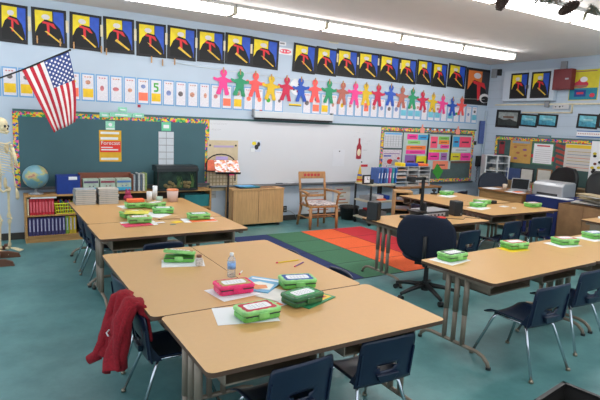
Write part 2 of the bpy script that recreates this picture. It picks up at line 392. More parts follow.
# ---- strip of alphabet and sound cards
cm = [mat('#6FA2CE', .6, var=0), mat('#D9D6DC', .6, var=.05, scale=60), mat('#E8BE1E', .6, var=.05), mat('#F2785A', .6, var=.04), mat('#43A838', .6, var=.04), mat('#C08A74', .6, var=.25, scale=40), mat('#6A6264', .6, var=.25, scale=40),
      mat('#6CB8CC', .6, var=.03), mat('#C8767C', .6, var=.15), mat('#7C8AB8', .6, var=.15)]
kinds = 'p y y p p o y p p p o y p p p p p o y p p p p . p p o y p p p p O p p p p t t t p t t p t p p p t p'.split()
accent = [6, 8, 5, 4, 5, 6, 5, 6, 8, 5, 6, 2, 9, 3, 6, 5, 8, 9, 5, 6, 3, 5, 9, 6]
x = .0; ci = 0
for i in range(49):
    x0 = .205*i - .015
    k = kinds[i % len(kinds)] if i < len(kinds) else 'p'
    if 4.55 < x0 < 5.05: continue
    if x0+.19 > WX-.1: break
    sh = [(rect(.09, .05, .91, .95), 1)]; ac = accent[(i*7) % 24]; random.seed(i)
    col = 'white'
    if k == 'y': sh.append((rect(.12, .14, .88, .45), 2)); col = 'white and yellow'
    if k == 'o': sh.append((rect(.12, .14, .88, .45), 3)); col = 'white and orange'
    if k == 't': sh.append((rect(.12, .2, .88, .5), 7)); col = 'white and teal'
    if k == 'O': sh.append((rect(.2, .3, .8, .7), 3)); col = 'white with orange square'
    if k in 'pO': sh.append((disc(.5+random.uniform(-.08, .08), .5, random.uniform(.14, .26), random.uniform(.07, .12), 9), ac))
    else: sh.append((disc(.5, .68, .2, .08, 9), ac))
    if i == 11: sh = sh[:2] + [([(.3, .85), (.7, .85), (.7, .79), (.42, .79), (.42, .73), (.6, .73), (.7, .68), (.7, .57), (.6, .51), (.3, .51), (.3, .57), (.56, .58), (.56, .66), (.3, .68)], 4)]; col = 'white with green numeral'
    else:
        for q in range(3): sh.append((rect(.24+.19*q, .85, .36+.19*q, .89), 8 if i % 2 else 5))
    sheet_at('letter_card', Vector((x0+.095, WY-.001, 2.265-.0006*i)), RB, .19, .41, .003, sh, cm,
        'alphabet card in %s, %s from the left in the card strip' % (col, ordn(ci)), 'card', 'strip of alphabet cards'); ci += 1
# ---- chain of paper people
def doll_shape():
    h = [(.0, .5), (.045, .49), (.07, .45), (.07, .41), (.045, .37), (.035, .35)]            # head to neck, right side
    b = [(.07, .335), (.13, .315), (.2, .335), (.215, .31), (.2, .275), (.13, .255), (.085, .25), (.09, .16), (.135, .03), (.13, .0), (.05, .0), (.03, .08), (.0, .14)]
    r = h+b
    return r + [(-x, z) for x, z in reversed(r[1:-1])]
dc = {'pink': '#E8458E', 'green': '#2E9266', 'salmon': '#EE5A58', 'yellow': '#D9B428', 'crimson': '#C42A4C', 'blue': '#2E56B4', 'brown': '#B0675A'}
seq = [('pink', 223.3, 82), ('green', 240, 83.5), ('salmon', 255.3, 85), ('yellow', 271, 88), ('crimson', 286.5, 89), ('blue', 301, 90), ('salmon', 315, 91), ('green', 329, 92), ('brown', 342.5, 93.5), ('pink', 355, 94), ('yellow', 366, 94.5), ('crimson', 378, 95.5), ('blue', 390.8, 95.5), ('brown', 402, 97.5), ('green', 412.5, 99), ('crimson', 422.8, 101), ('yellow', 433, 103), ('pink', 442.5, 104.5), ('blue', 452.5, 107), ('salmon', 461.5, 106.5)]
pts = []
for i, (c, u, v) in enumerate(seq):
    p = at_y(u, v, WY-.02); random.seed(i)
    mb = MB(); s = .86 if i < 15 else .8
    outl = [(x*s*random.uniform(.95, 1.05), (z-.25)*s) for x, z in doll_shape()]
    # the outline is built as quads mirrored about the middle so it stays clean
    mb.prism(outl, -.0015, .0015, 0, lambda a, b, q: (a, q, b))
    o = mb.build('paper_doll', mat(dc[c], .65, var=.03), None, center=False); o.location = (p.x, p.y-.003*(i % 2), p.z); o.rotation_euler = (0, random.uniform(-.08, .08), 0)
    tag(o, '%s paper cutout figure, %s from the left in the hanging chain' % (c, ordn(i)), 'paper figure', 'chain of paper people')
    pts.append((p.x, p.y+.006, p.z+.225*s)); pin((p.x, p.y-.004, p.z+.225*s), 1.3, 'wooden clothespin holding the %s paper figure, %s from the left' % (c, ordn(i)))
s0 = [(pts[0][0]-.9, WY-.014, 2.75)]+pts+[(WX-.12, WY-.014, 2.62)]
tag(MB().tube(s0, .003, 5).build('string', M['string']), 'thin string carrying the chain of paper people', 'string')
# round white plate behind the fifth and sixth figure
p = at_y(296.5, 87, WY)
pl = MB().lathe([(.001, 0), (.14, 0), (.15, .006), (.148, .012), (.1, .007), (.001, .006)], n=28)
pl.prism(disc(.05, .05, .025, .02), .008, .011, 1).prism(disc(-.06, -.04, .02, .03), .008, .011, 1).prism(disc(.02, -.08, .02, .02), .008, .011, 2)
o = pl.build('paper_plate', [M['white'], M['dark'], M['red']], None, center=False); o.matrix_local = Matrix.Translation((p.x, WY, p.z)) @ RB
tag(o, 'round white decorated plate behind the blue and crimson paper figures', 'plate')
sheet('word_strip', 'b', 289, 103.5, 301, 106.5, .003, .001, [(rect(0, 0, 1, .3), 1)], [M['yellow'], M['dark']], 'short yellow word strip under the round plate', 'strip')
sheet('magnet', 'b', 137.5, 104.5, 140.5, 107.5, .01, 0, (), [mat('#A81E3C', .5, var=0)], 'small dark red square beneath the cards over the chalkboard', 'magnet')
sheet('magnet', 'b', 259.5, 109.8, 262, 112.5, .01, .06, (), [mat('#A81E3C', .5, var=0)], 'small dark red square on the projector screen casing', 'magnet')
# ---- flag
fl = thing('wall_flag', at_y(-14, 83, WY), 0, 'united states flag hanging from a slanted pole over the chalkboard', 'flag')
o0 = fl.location.copy()
P0 = at_y(68.5, 50.5, 7.62); P1 = at_y(22, 70, 7.85); P2 = at_y(54, 132.5, 7.78); P3 = at_y(75.5, 122, 7.66)
def flag_pt(s, t, off=0.):
    a = P0.lerp(P1, s); b = P3.lerp(P2, s); q = a.lerp(b, t)
    q = q + Vector((.05*math.sin(t*math.pi)*(1-s)*.9, 0, 0))
    q.y += .035*math.sin(s*9.5+.6)*(.15+t) - off
    return q - o0
def fm(i, j):
    s = (i+.5)/52; t = (j+.5)/20
    if s < 7/13 and t < .42: return 1
    return 0 if int(s*13) % 2 == 0 else 2
MB().grid(lambda a, b: flag_pt(a, b), 52, 20, mf=fm).build('cloth', [mat('#B8182E', .7, var=.05), mat('#28407E', .7, var=.05), mat('#E2DCDA', .7, var=.03)], fl, smooth=True, solid=.002)
st = MB()
for r in range(9):
    for c in range(6 if r % 2 == 0 else 5):
        s = (.5+r)/9*7/13*.96+.01; t = ((c+.6) if r % 2 == 0 else (c+1.1))/6.2*.42
        for off in (.0035, -.0035):
            q = flag_pt(s, t, off); pg = []
            ex = (flag_pt(s+.01, t)-flag_pt(s-.01, t)).normalized(); ey = (flag_pt(s, t+.01)-flag_pt(s, t-.01)).normalized()
            for k in range(10):
                rr = .019 if k % 2 == 0 else .009; a = math.pi*k/5
                pg.append(q+ex*rr*math.cos(a)+ey*rr*math.sin(a))
            st.add(pg, [tuple(range(10))], 0)
st.build('stars', mat('#E8E6EA', .7, var=0), fl)
pe = P0 + (P0-P1).normalized()*.02
MB().tube([Vector((0, 0, 0)), P1-o0, pe-o0], .011, 8).build('pole', M['black'], fl)
MB().ell(pe-o0, (.016, .016, .016)).build('finial', M['black'], fl)
MB().boxb(-.05, .05, -.02, 0, -.06, .06).build('bracket', M['black'], fl)
# ---- on the chalkboard
gm = mat('#8FD0B4', .6, var=.1, scale=30)
for i, (u0, v0, u1, v1, l) in enumerate([(99.5, 112.2, 109, 117.5, 'left pale green header card above the yellow and red poster'), (109.5, 112, 132, 117.5, 'wide pale green header card above the yellow and red poster'), (132.5, 113, 144, 118, 'right pale green header card on the chalkboard rail'), (118, 107, 127, 112, 'pale green scalloped card standing over the header cards')]):
    sheet('header_card', 'b', u0, v0, u1, v1, .003, .034+.002*i, [(rect(.25, .35, .8, .6), 1)], [gm, M['paper']], l, 'card', 'pale green header cards')
sheet('header_card', 'b', 105.5, 121, 115, 130, .003, .024, [(rect(.05, .05, .95, .2), 1), (disc(.5, .6, .2, .2), 1)], [gm, M['paper']], 'pale green label card directly above the yellow and red poster', 'card', 'pale green header cards')
t = sheet('poster', 'b', 99, 130, 121.5, 161.5, .004, .024, [(rect(.03, .3, .97, .66), 1), (rect(.06, .88, .9, .95), 2), (rect(.06, .7, .85, .78), 2), (rect(.06, .05, .85, .12), 2), (rect(.08, .36, .85, .4), 2), (rect(.08, .44, .6, .47), 2)],
    [mat('#D9A820', .6, var=.03), mat('#DB3226', .6, var=.03), M['white']], 'yellow and red laminated poster reading Forecast on the chalkboard', 'poster')
text_mesh('lettering', 'Forecast', .082, M['white'], t, Matrix.Translation((0, .045, .0075)))
sheet('label_card', 'b', 161.5, 122, 170.8, 131, .003, .024, [(rect(.2, .3, .8, .7), 1)], [mat('#6CC49A', .6, var=.05), M['paper']], 'small green card on top of the white pocket chart', 'card')
sheet('pocket_chart', 'b', 158.5, 131.5, 173.5, 166, .006, .024, [(rect(.02, .0+.2*k, .98, .02+.2*k), 1) for k in range(5)]+[(rect(.49, 0, .52, 1), 1)], [mat('#C5CCD2', .4, var=.02), M['grey']], 'white pocket chart hanging on the chalkboard above the fish tank', 'pocket chart')
# ---- on the whiteboard
t = sheet('wall_chart', 'b', 207.5, 140, 237, 190, .004, .022, [(rect(.06+.11*k, .06, .085+.11*k, .55), 1) for k in range(8)]+[(rect(.05, .08+.075*k, .95, .095+.075*k), 1) for k in range(7)]+[(rect(.2, .86, .85, .9), 2), (disc(.08, .9, .03, .02), 3), (disc(.92, .9, .03, .02), 3)],
    [mat('#CDBD9C', .6, var=.03), mat('#A08C6A', .6, var=0), mat('#B7A6C8', .6, var=0), M['dark']], 'cream number chart hanging behind the music stand', 'chart')
sheet('photograph', 'b', 251, 140, 260.8, 151.8, .004, .022, [(rect(.0, .0, 1, .97), 1), (disc(.3, .72, .22, .16), 2), (disc(.55, .4, .2, .22), 3), (disc(.75, .65, .15, .2), 3), (rect(0, 0, .4, .3), 0)], [M['white'], mat('#C3CBD8', .5, var=.1), mat('#E0CE2C', .6, var=.05), M['dark']], 'small photograph stuck on the whiteboard beside the music stand', 'photo')
sheet('paper_sheet', 'b', 333, 149.5, 344, 166, .002, .021, [(disc(.55, .9, .06, .04), 1)], [mat('#CFD2D8', .6, var=.01), M['dark']], 'plain white sheet on the whiteboard with a dark magnet', 'paper')
# bottle shaped cutout
p = at_y(359, 149, WY-.024)
bt = [(0, .22), (.022, .22), (.022, .12), (.06, .05), (.065, -.2), (.0, -.21)]
o = MB().prism(bt+[(-x, z) for x, z in reversed(bt[1:-1])], 0, .004, 0, lambda a, b, c: (a, -c, b)).prism(disc(0, -.07, .045, .075), .004, .006, 1, lambda a, b, c: (a, -c, b)).build('paper_cutout', [mat('#9E2A38', .5, var=.05), M['cream']], None, center=False); o.location = p
tag(o, 'red bottle shaped cutout with cream label on the whiteboard', 'cutout')
for i, (u, v) in enumerate([(360, 158), (361.5, 162)]):
    p = at_y(u, v, WY-.02); o = MB().lathe([(.016, 0), (.016, .008)], n=12).build('magnet', M['dark'], None, center=False); o.matrix_local = Matrix.Translation(p) @ RB
    tag(o, 'round dark magnet %s the red bottle cutout' % ['just under', 'lower down beneath'][i], 'magnet', 'round whiteboard magnets')
sheet('whiteboard_drawing', 'b', 361, 164.5, 367.5, 166.8, .002, .02, (), [M['red']], 'small red written label low on the whiteboard', 'label')
# faint marker writing top left of whiteboard
wr = MB()
random.seed(3)
for row, (u0, u1, v) in enumerate([(210, 228, 123.5), (212, 221, 129.3)]):
    a = at_y(u0, v, WY-.0205); b = at_y(u1, v+.7, WY-.0205); n = 13 if row == 0 else 7
    for k in range(n):
        q = a.lerp(b, k/n)
        wr.tube([q+Vector((0, 0, -.015)), q+Vector((.006, 0, .014)), q+Vector((.018, 0, random.uniform(-.014, .01)))], .0016, 4)
for k in range(16):
    q = at_y(351+random.uniform(0, 18), 132+random.uniform(0, 20), WY-.0205)
    wr.tube([q, q+Vector((.05, 0, .004)), q+Vector((.09, 0, -.004))], .0012, 4)
tag(wr.build('marker_writing', mat('#8A8C94', .7, var=0)), 'faint grey marker writing on the whiteboard', 'writing', kind='stuff')
# tray below whiteboard with markers
x0, x1 = wb
tag(MB().boxb(x0+.02, x1-.3, WY-.1, WY-.02, .69, .70).boxb(x0+.02, x1-.3, WY-.1, WY-.092, .69, .715).build('marker_tray', mat('#9A9DA0', .35, .6, var=.02), bevel=.002), 'long metal marker ledge under the whiteboard', 'tray')
for i, (u, v, c, nm, l) in enumerate([(279, 183.6, 'dark', 'eraser', 'dark felt eraser on the ledge right of the wooden cabinet'), (291, 183.5, 'white', 'eraser', 'pale eraser on the ledge left of the wooden chair'), (289, 183, 'dark', 'marker', 'black marker on the ledge beside the pale eraser'), (333, 183, 'dark', 'marker', 'dark marker on the ledge right of the wooden chair'), (343, 183, 'red', 'marker', 'red marker on the ledge near the cart'), (347, 183, 'blue', 'marker', 'blue marker on the ledge next to the cart')]):
    p = at_y(u, v, WY-.05)
    if nm == 'eraser': o = MB().boxb(p.x-.07, p.x+.07, WY-.085, WY-.04, .701, .735).build(nm, M[c], bevel=.006)
    else: o = MB().cyl((p.x-.06, WY-.06, .71), (p.x+.06, WY-.065, .71), .009, n=10).build(nm, M[c])
    tag(o, l, nm, 'things on the whiteboard ledge')
# papers under the whiteboard
sheet('writing_chart', 'b', 334.5, 187, 349, 212, .003, .002, [(rect(.1+random.uniform(0, .1), .1+.13*k, .5+random.uniform(0, .4), .14+.13*k), 1+k % 3) for k in range(7)], [mat('#D4D5D0', .7, var=.02), mat('#C86A58', .7, var=.0), mat('#8C9A6A', .7, var=0), mat('#B98858', .7, var=0)], 'paper chart with coloured handwriting under the whiteboard right of the chair', 'chart')
sheet('writing_chart', 'b', 303, 187, 331, 212, .003, .002, [(rect(.1+random.uniform(0, .1), .1+.13*k, .5+random.uniform(0, .4), .13+.13*k), 1+k % 3) for k in range(7)], [mat('#CBD0D2', .7, var=.02), mat('#C86A58', .7, var=.0), mat('#8C8A9A', .7, var=0), mat('#B98858', .7, var=0)], 'paper chart with handwriting behind the wooden chair', 'chart')
sheet('paper_sheet', 'b', 200, 176, 216, 198, .003, .002, [(rect(.1, .15+.2*k, .9, .18+.2*k), 1) for k in range(4)], [mat('#A9AEB2', .7, var=.02), M['grey']], 'pale grey sheet on the wall right of the fish tank', 'paper')
sheet('power_outlet', 'b', 283, 206, 286.5, 212, .006, 0, [(rect(.3, .2, .7, .4), 1), (rect(.3, .6, .7, .8), 1)], [M['dark'], M['grey']], 'dark wall outlet right of the wooden cabinet', 'outlet')
a = at_y(285, 210, WY-.01); q = at_y(298, 222, WY-.04)
tag(MB().tube([a, a+Vector((.1, -.02, -.02)), a.lerp(q, .6)+Vector((.05, 0, .05)), q], .006, 6).build('wall_cable', M['grey']), 'thin grey cord curving from the outlet to the floor', 'cord')
# ---- bulletin board contents: neon cards
neon = [('pink', 407.5, 134, 417.5, 139.5, '#F0409A'), ('blue', 418.5, 134.8, 428, 140, '#3A9CD0'), ('pale green', 408, 140.5, 420, 144, '#8ED070'), ('orange', 406.5, 145.5, 425.5, 149.8, '#F4803A'), ('pink', 406, 150, 425, 154, '#F0409A'),
  ('purple', 405, 155, 415.5, 168, '#8A5AA0'), ('yellow', 415.5, 156, 425.5, 168, '#DCD32A'), ('coral', 431, 136.5, 437, 148, '#F25A78'), ('green', 439, 136.5, 449, 140, '#7EC455'), ('orange', 439, 140, 449, 144.5, '#F08A3A'), ('pink', 440.5, 144.8, 449, 148.5, '#F0409A'),
  ('yellow', 429, 149.5, 448, 152.3, '#D8CC30'), ('pink', 428.5, 152.5, 438.8, 160, '#F0409A'), ('purple', 441, 153, 446.5, 160, '#9C62A6'), ('salmon', 433, 161, 447.5, 169, '#F28A6A'), ('blue', 453.5, 136.5, 459, 147, '#3A9CD0'), ('coral', 460, 136.8, 470.5, 147.5, '#F25070'),
  ('white', 452, 148, 470, 152, '#CDD2D6'), ('yellow', 451, 153, 460, 160.2, '#D8CC30'), ('pink', 460.5, 153, 470, 160.5, '#F0409A'), ('orange', 451, 161, 470, 163, '#6A4A3A')]
for pu0, pv0, pu1, pv1, nm in [(404, 132.5, 427.2, 166, 'left'), (428, 134, 449.8, 169, 'middle'), (450.8, 135, 471.5, 161, 'right')]:
    sheet('backing_panel', 'b', pu0, pv0, pu1, pv1, .002, .022, (), [mat('#B2C0BE', .7, var=.02)], 'pale grey backing sheet in the %s of the bulletin board' % nm, 'paper')
for i, (c, a0, b0, a1, b1, h) in enumerate(neon):
    sheet('word_card', 'b', a0, b0, a1, b1, .003, .0245, [(rect(.2, .42, .8, .56), 1)], [mat(h, .6, var=.03), mat('#5A3040', .7, var=0)], 'neon %s word card, %s row of the %s column of bulletin board%s' % (c if c != 'orange' or i < 20 else 'brown', 'upper' if b0 < 141 else 'middle' if b0 < 151 else 'lower', 'left' if a0 < 428 else 'centre' if a0 < 450 else 'right', '' if i not in (3, 4, 9, 10, 12) else ', %s' % {3: 'long orange', 4: 'long pink', 9: 'short orange', 10: 'small pink', 12: 'large pink'}[i]), 'card', 'neon word cards')
t = thing('paper_cutout', at_y(438, 172, WY-.03), 0, 'green paper diamond at the foot of the bulletin board', 'cutout')
MB().prism([(-.18, 0), (-.05, .2), (.16, .02), (.02, -.18)], 0, .004, 0, lambda a, b, c: (a, -c, b)).build('shape', mat('#3F9A3A', .6, var=.04), t)
sheet('calendar', 'b', 384.5, 132, 401.5, 148, .004, .024, [(rect(.04, .86, .96, .97), 1)]+[(rect(.05, .1+.15*k, .97, .115+.15*k), 2) for k in range(5)]+[(rect(.05+.15*k, .1, .058+.15*k, .8), 2) for k in range(7)], [mat('#C9CBD0', .6, var=.01), M['ltblue'], M['grey']], 'white calendar grid with blue heading on the bulletin board', 'calendar')
sheet('calendar_chart', 'b', 383, 149.5, 400, 171, .004, .024, [(disc(.4, .45, .16, .12), 1), (disc(.68, .35, .2, .2), 2), (rect(.05, .8, .9, .83), 3), (rect(.05, .68, .45, .74), 4), (disc(.85, .6, .08, .06), 1), (rect(.1, .1, .8, .2), 4)], [mat('#C9BFC6', .6, var=.1, scale=30), M['red'], M['grey'], M['purple'], M['blue']], 'busy picture chart under the calendar behind the binders', 'chart')
for i, (u, v) in enumerate([(422.5, 129), (458, 130.5)]):
    p = at_y(u, v, WY-.03)
    o = MB().prism([(-.06, -.09), (.06, -.09), (.07, .02), (.02, .03), (.015, .1), (-.02, .1), (-.03, .03), (-.07, .02)], 0, .004, 0, lambda a, b, c: (a, -c, b)).build('paper_hand', mat('#F29A86', .6, var=.02), None, center=False); o.location = p
    tag(o, 'small salmon paper hand on the %s end of the bulletin board top' % ['left', 'right'][i], 'cutout', 'paper hands')
o = MB()
for k in range(12):
    p = at_y(428+k*2.3, 129.3+k*.1, WY-.036); o.box(p, (.05, .003, .04), None, k % 3)
tag(o.build('letter_banner', [M['white'], M['red'], M['ltblue']]), 'row of tiny letters between the two salmon paper hands', 'banner')
# corner: hanging blue cloth, phone, boxes
o = MB().grid(lambda a, b: (-.2+.36*a, .02*math.sin(a*9), -.55*b), 14, 4).build('hanging_cloth', mat('#46588C', .9, var=.06), None, center=False, solid=.004); o.location = at_y(485.3, 121, WY-.03)
tag(o, 'dusky blue cloth hanging in the room corner', 'cloth')
o = MB().grid(lambda a, b: (-.08+.16*a, .015*math.sin(a*7), -.28*b), 8, 3).build('hanging_cloth', mat('#3E7C8C', .9, var=.06), None, center=False, solid=.004); o.location = at_y(484.8, 139.5, WY-.02)
tag(o, 'teal cloth end showing below the dusky blue cloth', 'cloth')
t = thing('wall_phone', at_y(477, 161, WY), 0, 'black wall phone right of the bulletin board', 'phone')
MB().boxb(-.07, .09, -.05, 0, -.13, .13).build('body', M['black'], t, bevel=.01)
MB().boxb(-.07, -.02, -.09, -.05, -.11, .11).build('handset', M['black'], t, bevel=.012)
pts = [(-.02+.015*math.sin(k*1.3), -.04, -.12-.016*k) for k in range(26)]
MB().tube(pts, .006, 5).build('cord', M['dark'], t)
sheet('light_switch', 'b', 473.8, 141, 476, 145, .006, 0, [(rect(.3, .3, .7, .7), 1)], [M['dark'], M['black']], 'small dark switch plate above the wall phone', 'switch')
tag(MB().boxb(WX-.06, WX-.02, WY-.06, WY-.02, .1, 2.35).build('conduit', mat('#A8B6C2', .5, var=.02)), 'pale vertical conduit in the room corner', 'pipe')
# ================================================================== RIGHT WALL
a = at_x(496.5, 136, WX); t = thing('bulletin_board', (WX, (a.y+3.2)/2, .75), math.radians(-90), 'green bulletin board with colourful border on the right wall', 'board')
hw = (a.y-3.2)/2
MB().boxb(-hw, hw, -.02, 0, 0, 1.0).build('panel', mat('#3F5A58', .8, var=.04), t)
MB().boxb(-hw, hw, -.022, -.0, 1.0, 1.035).build('rail', mat('#3D6264', .5, var=.02), t)
MB().boxb(-hw, hw, -.024, -.02, .94, 1.0).build('border', BORDER, t); MB().boxb(-hw, -hw+.06, -.024, -.02, 0, .94).build('border', BORDER, t)
a = at_x(508, 70, WX); b = at_x(556, 101, WX)
t = thing('wall_cabinet', (WX, (a.y+b.y)/2, 2.56), math.radians(-90), 'white two door wall cabinet high on the right wall', 'cabinet')
hw = (a.y-b.y)/2; wm = mat('#C2CEDA', .5, var=.01)
MB().boxb(-hw, hw, -.1, 0, 0, .68).build('body', wm, t, bevel=.004)
for s in (-1, 1):
    d = MB().boxb(min(0, s*hw)+.01, max(0, s*hw)-.01, -.118, -.1, .01, .67).build('door', wm, t, bevel=.004)
    MB().boxb(s*.03-.008, s*.03+.008, -.135, -.118, .27, .35).build('handle', M['grey'], d)
for i, (u0, u1) in enumerate([(510.5, 528), (531, 550)]):
    p = at_x(u0, 85, WX-.12); q = at_x(u1, 85, WX-.12)
    sheet_at('painting', Vector((WX-.12, (p.y+q.y)/2, 2.90)), RR, p.y-q.y, .56, .003, art(0, 40+i), pm, 'black framed painting taped on the %s door of the white wall cabinet' % ['left', 'right'][i], 'painting', 'paintings on the wall cabinet')
a = at_x(555.5, 70, WX-.15); b = at_x(574, 89, WX-.15)
t = thing('fire_box', (WX, (a.y+b.y)/2+.06, 2.78), math.radians(-90), 'dark red metal box mounted high beside the yellow poster', 'box')
MB().boxb(-.2, .2, -.15, 0, 0, .42).build('body', mat('#74262C', .5, var=.04), t, bevel=.006); MB().boxb(-.18, .18, -.158, -.15, .03, .39).build('door', mat('#742A30', .5, var=.03), t, bevel=.003); MB().boxb(.08, .15, -.17, -.158, .2, .23).build('latch', M['silver'], t)
sheet('poster', 'r', 571.5, 70.5, 597, 100, .004, .002, [(rect(.02, .02, .98, .4), 1), (disc(.4, .52, .26, .12), 2), ([(.22, .55), (.6, .55), (.48, .75), (.38, .75)], 2), (disc(.48, .68, .13, .09), 3), (rect(.15, .42, .6, .5), 4), (rect(.2, .12, .6, .34), 5), (rect(.28, .2, .52, .27), 2), (disc(.82, .16, .09, .07), 2), (rect(.12, .93, .9, .96), 4)],
    [mat('#D3C52C', .6, var=.03), mat('#177F96', .6, var=.04), mat('#C4314A', .6, var=.04), M['paper'], mat('#9A6A5A', .6, var=0), mat('#173F88', .6, var=0)], 'yellow and teal poster with red shapes high on the right wall', 'poster')
# conduit and small boxes
y0 = at_x(493, 105, WX).y; 
tag(MB().boxb(WX-.03, WX, 3.4, 8.1, 2.475, 2.505).boxb(WX-.03, WX, at_x(573, 110, WX).y, at_x(523, 107, WX).y, 2.30, 2.33).boxb(WX-.03, WX, at_x(573, 110, WX).y, at_x(573, 110, WX).y+.03, 2.3, 2.5).build('conduit', M['cream'], bevel=.004), 'cream cable conduit running along the right wall', 'pipe')
for i, (u, v, s, c, l) in enumerate([(495.3, 73.5, .13, 'grey', 'grey junction box up by the room corner'), (500.5, 72.5, .09, 'dark', 'small dark box next to the grey junction box'), (565, 66.5, .13, 'grey', 'small alarm fitting above the dark red box'), (548, 103.5, .1, 'grey', 'small grey junction on the conduit below the wall cabinet')]):
    p = at_x(u, v, WX); o = MB().boxb(WX-.06, WX, p.y-s/2, p.y+s/2, p.z-s*.8, p.z+s*.8 if i < 3 else p.z+.05).build('junction_box', M[c], bevel=.008); tag(o, l, 'box', 'small electrical boxes')
sheet('wall_plate', 'r', 553, 104.5, 569, 109, .01, .03, [(disc(.2, .5, .03, .15), 1), (disc(.45, .5, .05, .18), 1), (disc(.62, .6, .03, .12), 1)], [mat('#C8C9CC', .5, var=0), M['dark']], 'long pale control plate on the conduit', 'plate')
# framed pictures
fm_ = [M['black'], mat('#68B0BE', .4, var=.2, scale=8), mat('#3E8CA4', .4, var=.2, scale=14), mat('#9CC7CE', .4, var=.1)]
fm2 = [M['black'], mat('#8A9290', .4, var=.2, scale=8), mat('#2F3634', .4, var=.2, scale=9), mat('#6A4A3A', .4, var=.1)]
for i, (u0, v0, u1, v1, mm, l) in enumerate([(497, 110, 519, 128, fm2, 'dark landscape picture in black mount nearest the room corner'), (520.5, 114, 537, 127, fm_, 'turquoise picture in black mount, left of the pair'), (538, 114, 557, 127, fm_, 'turquoise picture in black mount, right of the pair'), (578, 114, 597.5, 129, fm_, 'turquoise picture in black mount above the blue striped strip'), (599, 114, 620, 129, fm_, 'turquoise picture in black mount cut by the right edge of view')]):
    random.seed(i); sheet('mounted_picture', 'r', u0, v0, u1, v1, .006, .004, [(rect(.1, .13, .9, .87), 1), ([(.1, .13), (.9, .13), (.9, .35), (.6, .5), (.35, .42), (.1, .55)], 2), (rect(.3, .55, .75, .65), 3)], mm, l, 'picture', 'mounted pictures on the right wall', tilt=(-.03, -.06, -.05, -.05, -.04)[i])
sheet('number_strip', 'r', 577, 130.5, 640, 139.5, .003, .03, [(rect(0, .85, 1, 1), 1), (rect(0, 0, 1, .15), 1)]+[(rect(.03*k, .45, .03*k+.012, .6), 2) for k in range(1, 32)], [M['paper'], mat('#2C6CB0', .6, var=0), mat('#B06050', .6, var=0)], 'white number strip with blue edges over the right bulletin board', 'strip')
sheet('header_card', 'r', 538, 135, 551, 139, .004, .03, [(rect(.1, .3, .9, .7), 1)], [mat('#4E7E86', .6, var=.1, scale=40), M['grey']], 'small teal header strip on the rail of the right bulletin board', 'card')
sheet('poster', 'r', 511, 140, 530, 164, .004, .024, [(rect(.1, .88, .9, .97), 1), (disc(.25, .7, .08, .05), 2), (disc(.7, .6, .1, .05), 3), (disc(.4, .45, .09, .05), 2), (disc(.75, .35, .08, .05), 2), (disc(.3, .2, .1, .05), 3), (rect(.12, .78, .8, .8), 2)], [mat('#C29A52', .6, var=.04), mat('#8A9CB0', .6, var=.05), mat('#A8644A', .6, var=0), mat('#8A5A8A', .6, var=0)], 'tan poster with small pictures at the left of the right bulletin board', 'poster')
t = sheet('poster', 'r', 533.5, 142, 552.5, 166, .004, .024, [(rect(.06, .06, .94, .94), 1), (rect(.2, .82, .8, .88), 2)]+[(rect(.15, .12+.09*k, .85, .135+.09*k), 3) for k in range(7)]+[(rect(-.04, .3, .06, .45), 2), (rect(.94, .2, 1.04, .4), 2)], [mat('#4A7C5E', .6, var=.03), M['paper'], mat('#C42A3A', .6, var=0), mat('#B8B4B8', .6, var=0)], 'white poster with red heading and green scalloped edge', 'poster')
t = sheet('poster', 'r', 566, 143.5, 591.5, 172, .005, .024, [(rect(.02, .84, .98, .97), 1)]+[(rect(.1, .1+.12*k, .92, .12+.12*k), 2+k % 3) for k in range(6)], [mat('#C9C3BC', .6, var=.01), mat('#E0BE28', .6, var=.0), mat('#C8705A', .6, var=0), mat('#6A8AA8', .6, var=0), mat('#B09A50', .6, var=0)], 'cream rules chart with yellow heading on the right bulletin board', 'chart')
for i in range(5):
    p = at_x(561.5, 145.5+5.6*i, WX-.024)
    o = MB().prism([(-.13, -.03), (.06, -.03), (.06, -.052), (.14, 0), (.06, .052), (.06, .03), (-.13, .03)], 0, .004).build('arrow_strip', mat('#9E4238', .6, var=.03), None, center=False); o.matrix_local = Matrix.Translation(p+Vector((0, 0, -.02))) @ RR @ Matrix.Rotation(-.25, 4, 'Z')
    tag(o, 'dark red paper arrow, %s from the top beside the rules chart' % ordn(i), 'arrow', 'dark red arrows')
sheet('polka_dot_panel', 'r', 592.5, 141, 640, 185, .006, .026, [(disc(random.uniform(.05, .95), random.uniform(.05, .95), .035, .035), 1+k % 3) for k in range(50)], [M['paper'], M['black'], mat('#C8B42C', .6, var=0), mat('#6A3A2C', .6, var=0)], 'white panel with black and yellow dots at the right edge', 'panel')
sheet('paper_cutout', 'r', 500, 141, 504, 154, .004, .025, [(disc(.5, .85, .4, .12), 1)], [mat('#8A3038', .6, var=.05), M['dark']], 'narrow dark red cutout at the left end of the right bulletin board', 'cutout')

# ================================================================== RUG
cols = ['#20305F', '#3F7052', '#E2602F', '#BE2733']
rx0 = 3.22; step = .665; rb = MB()
ry0, ry1 = 4.72, 7.34
for c in range(4):
    for r in range(4):
        h = (ry1-ry0)/4
        rb.boxb(rx0+c*step+.008, rx0+(c+1)*step-.008, ry0+r*h+.008, ry0+(r+1)*h-.008, .0, .006, c)
rb.boxb(rx0, rx0+4*step, ry0, ry1, 0, .004, 4)
tag(rb.build('rug', [mat(h, .95, var=.05, scale=60, bump=.2) for h in cols]+[mat('#33343A', .95, var=.05)]), 'classroom rug in blue, green, orange and red squares', 'rug')

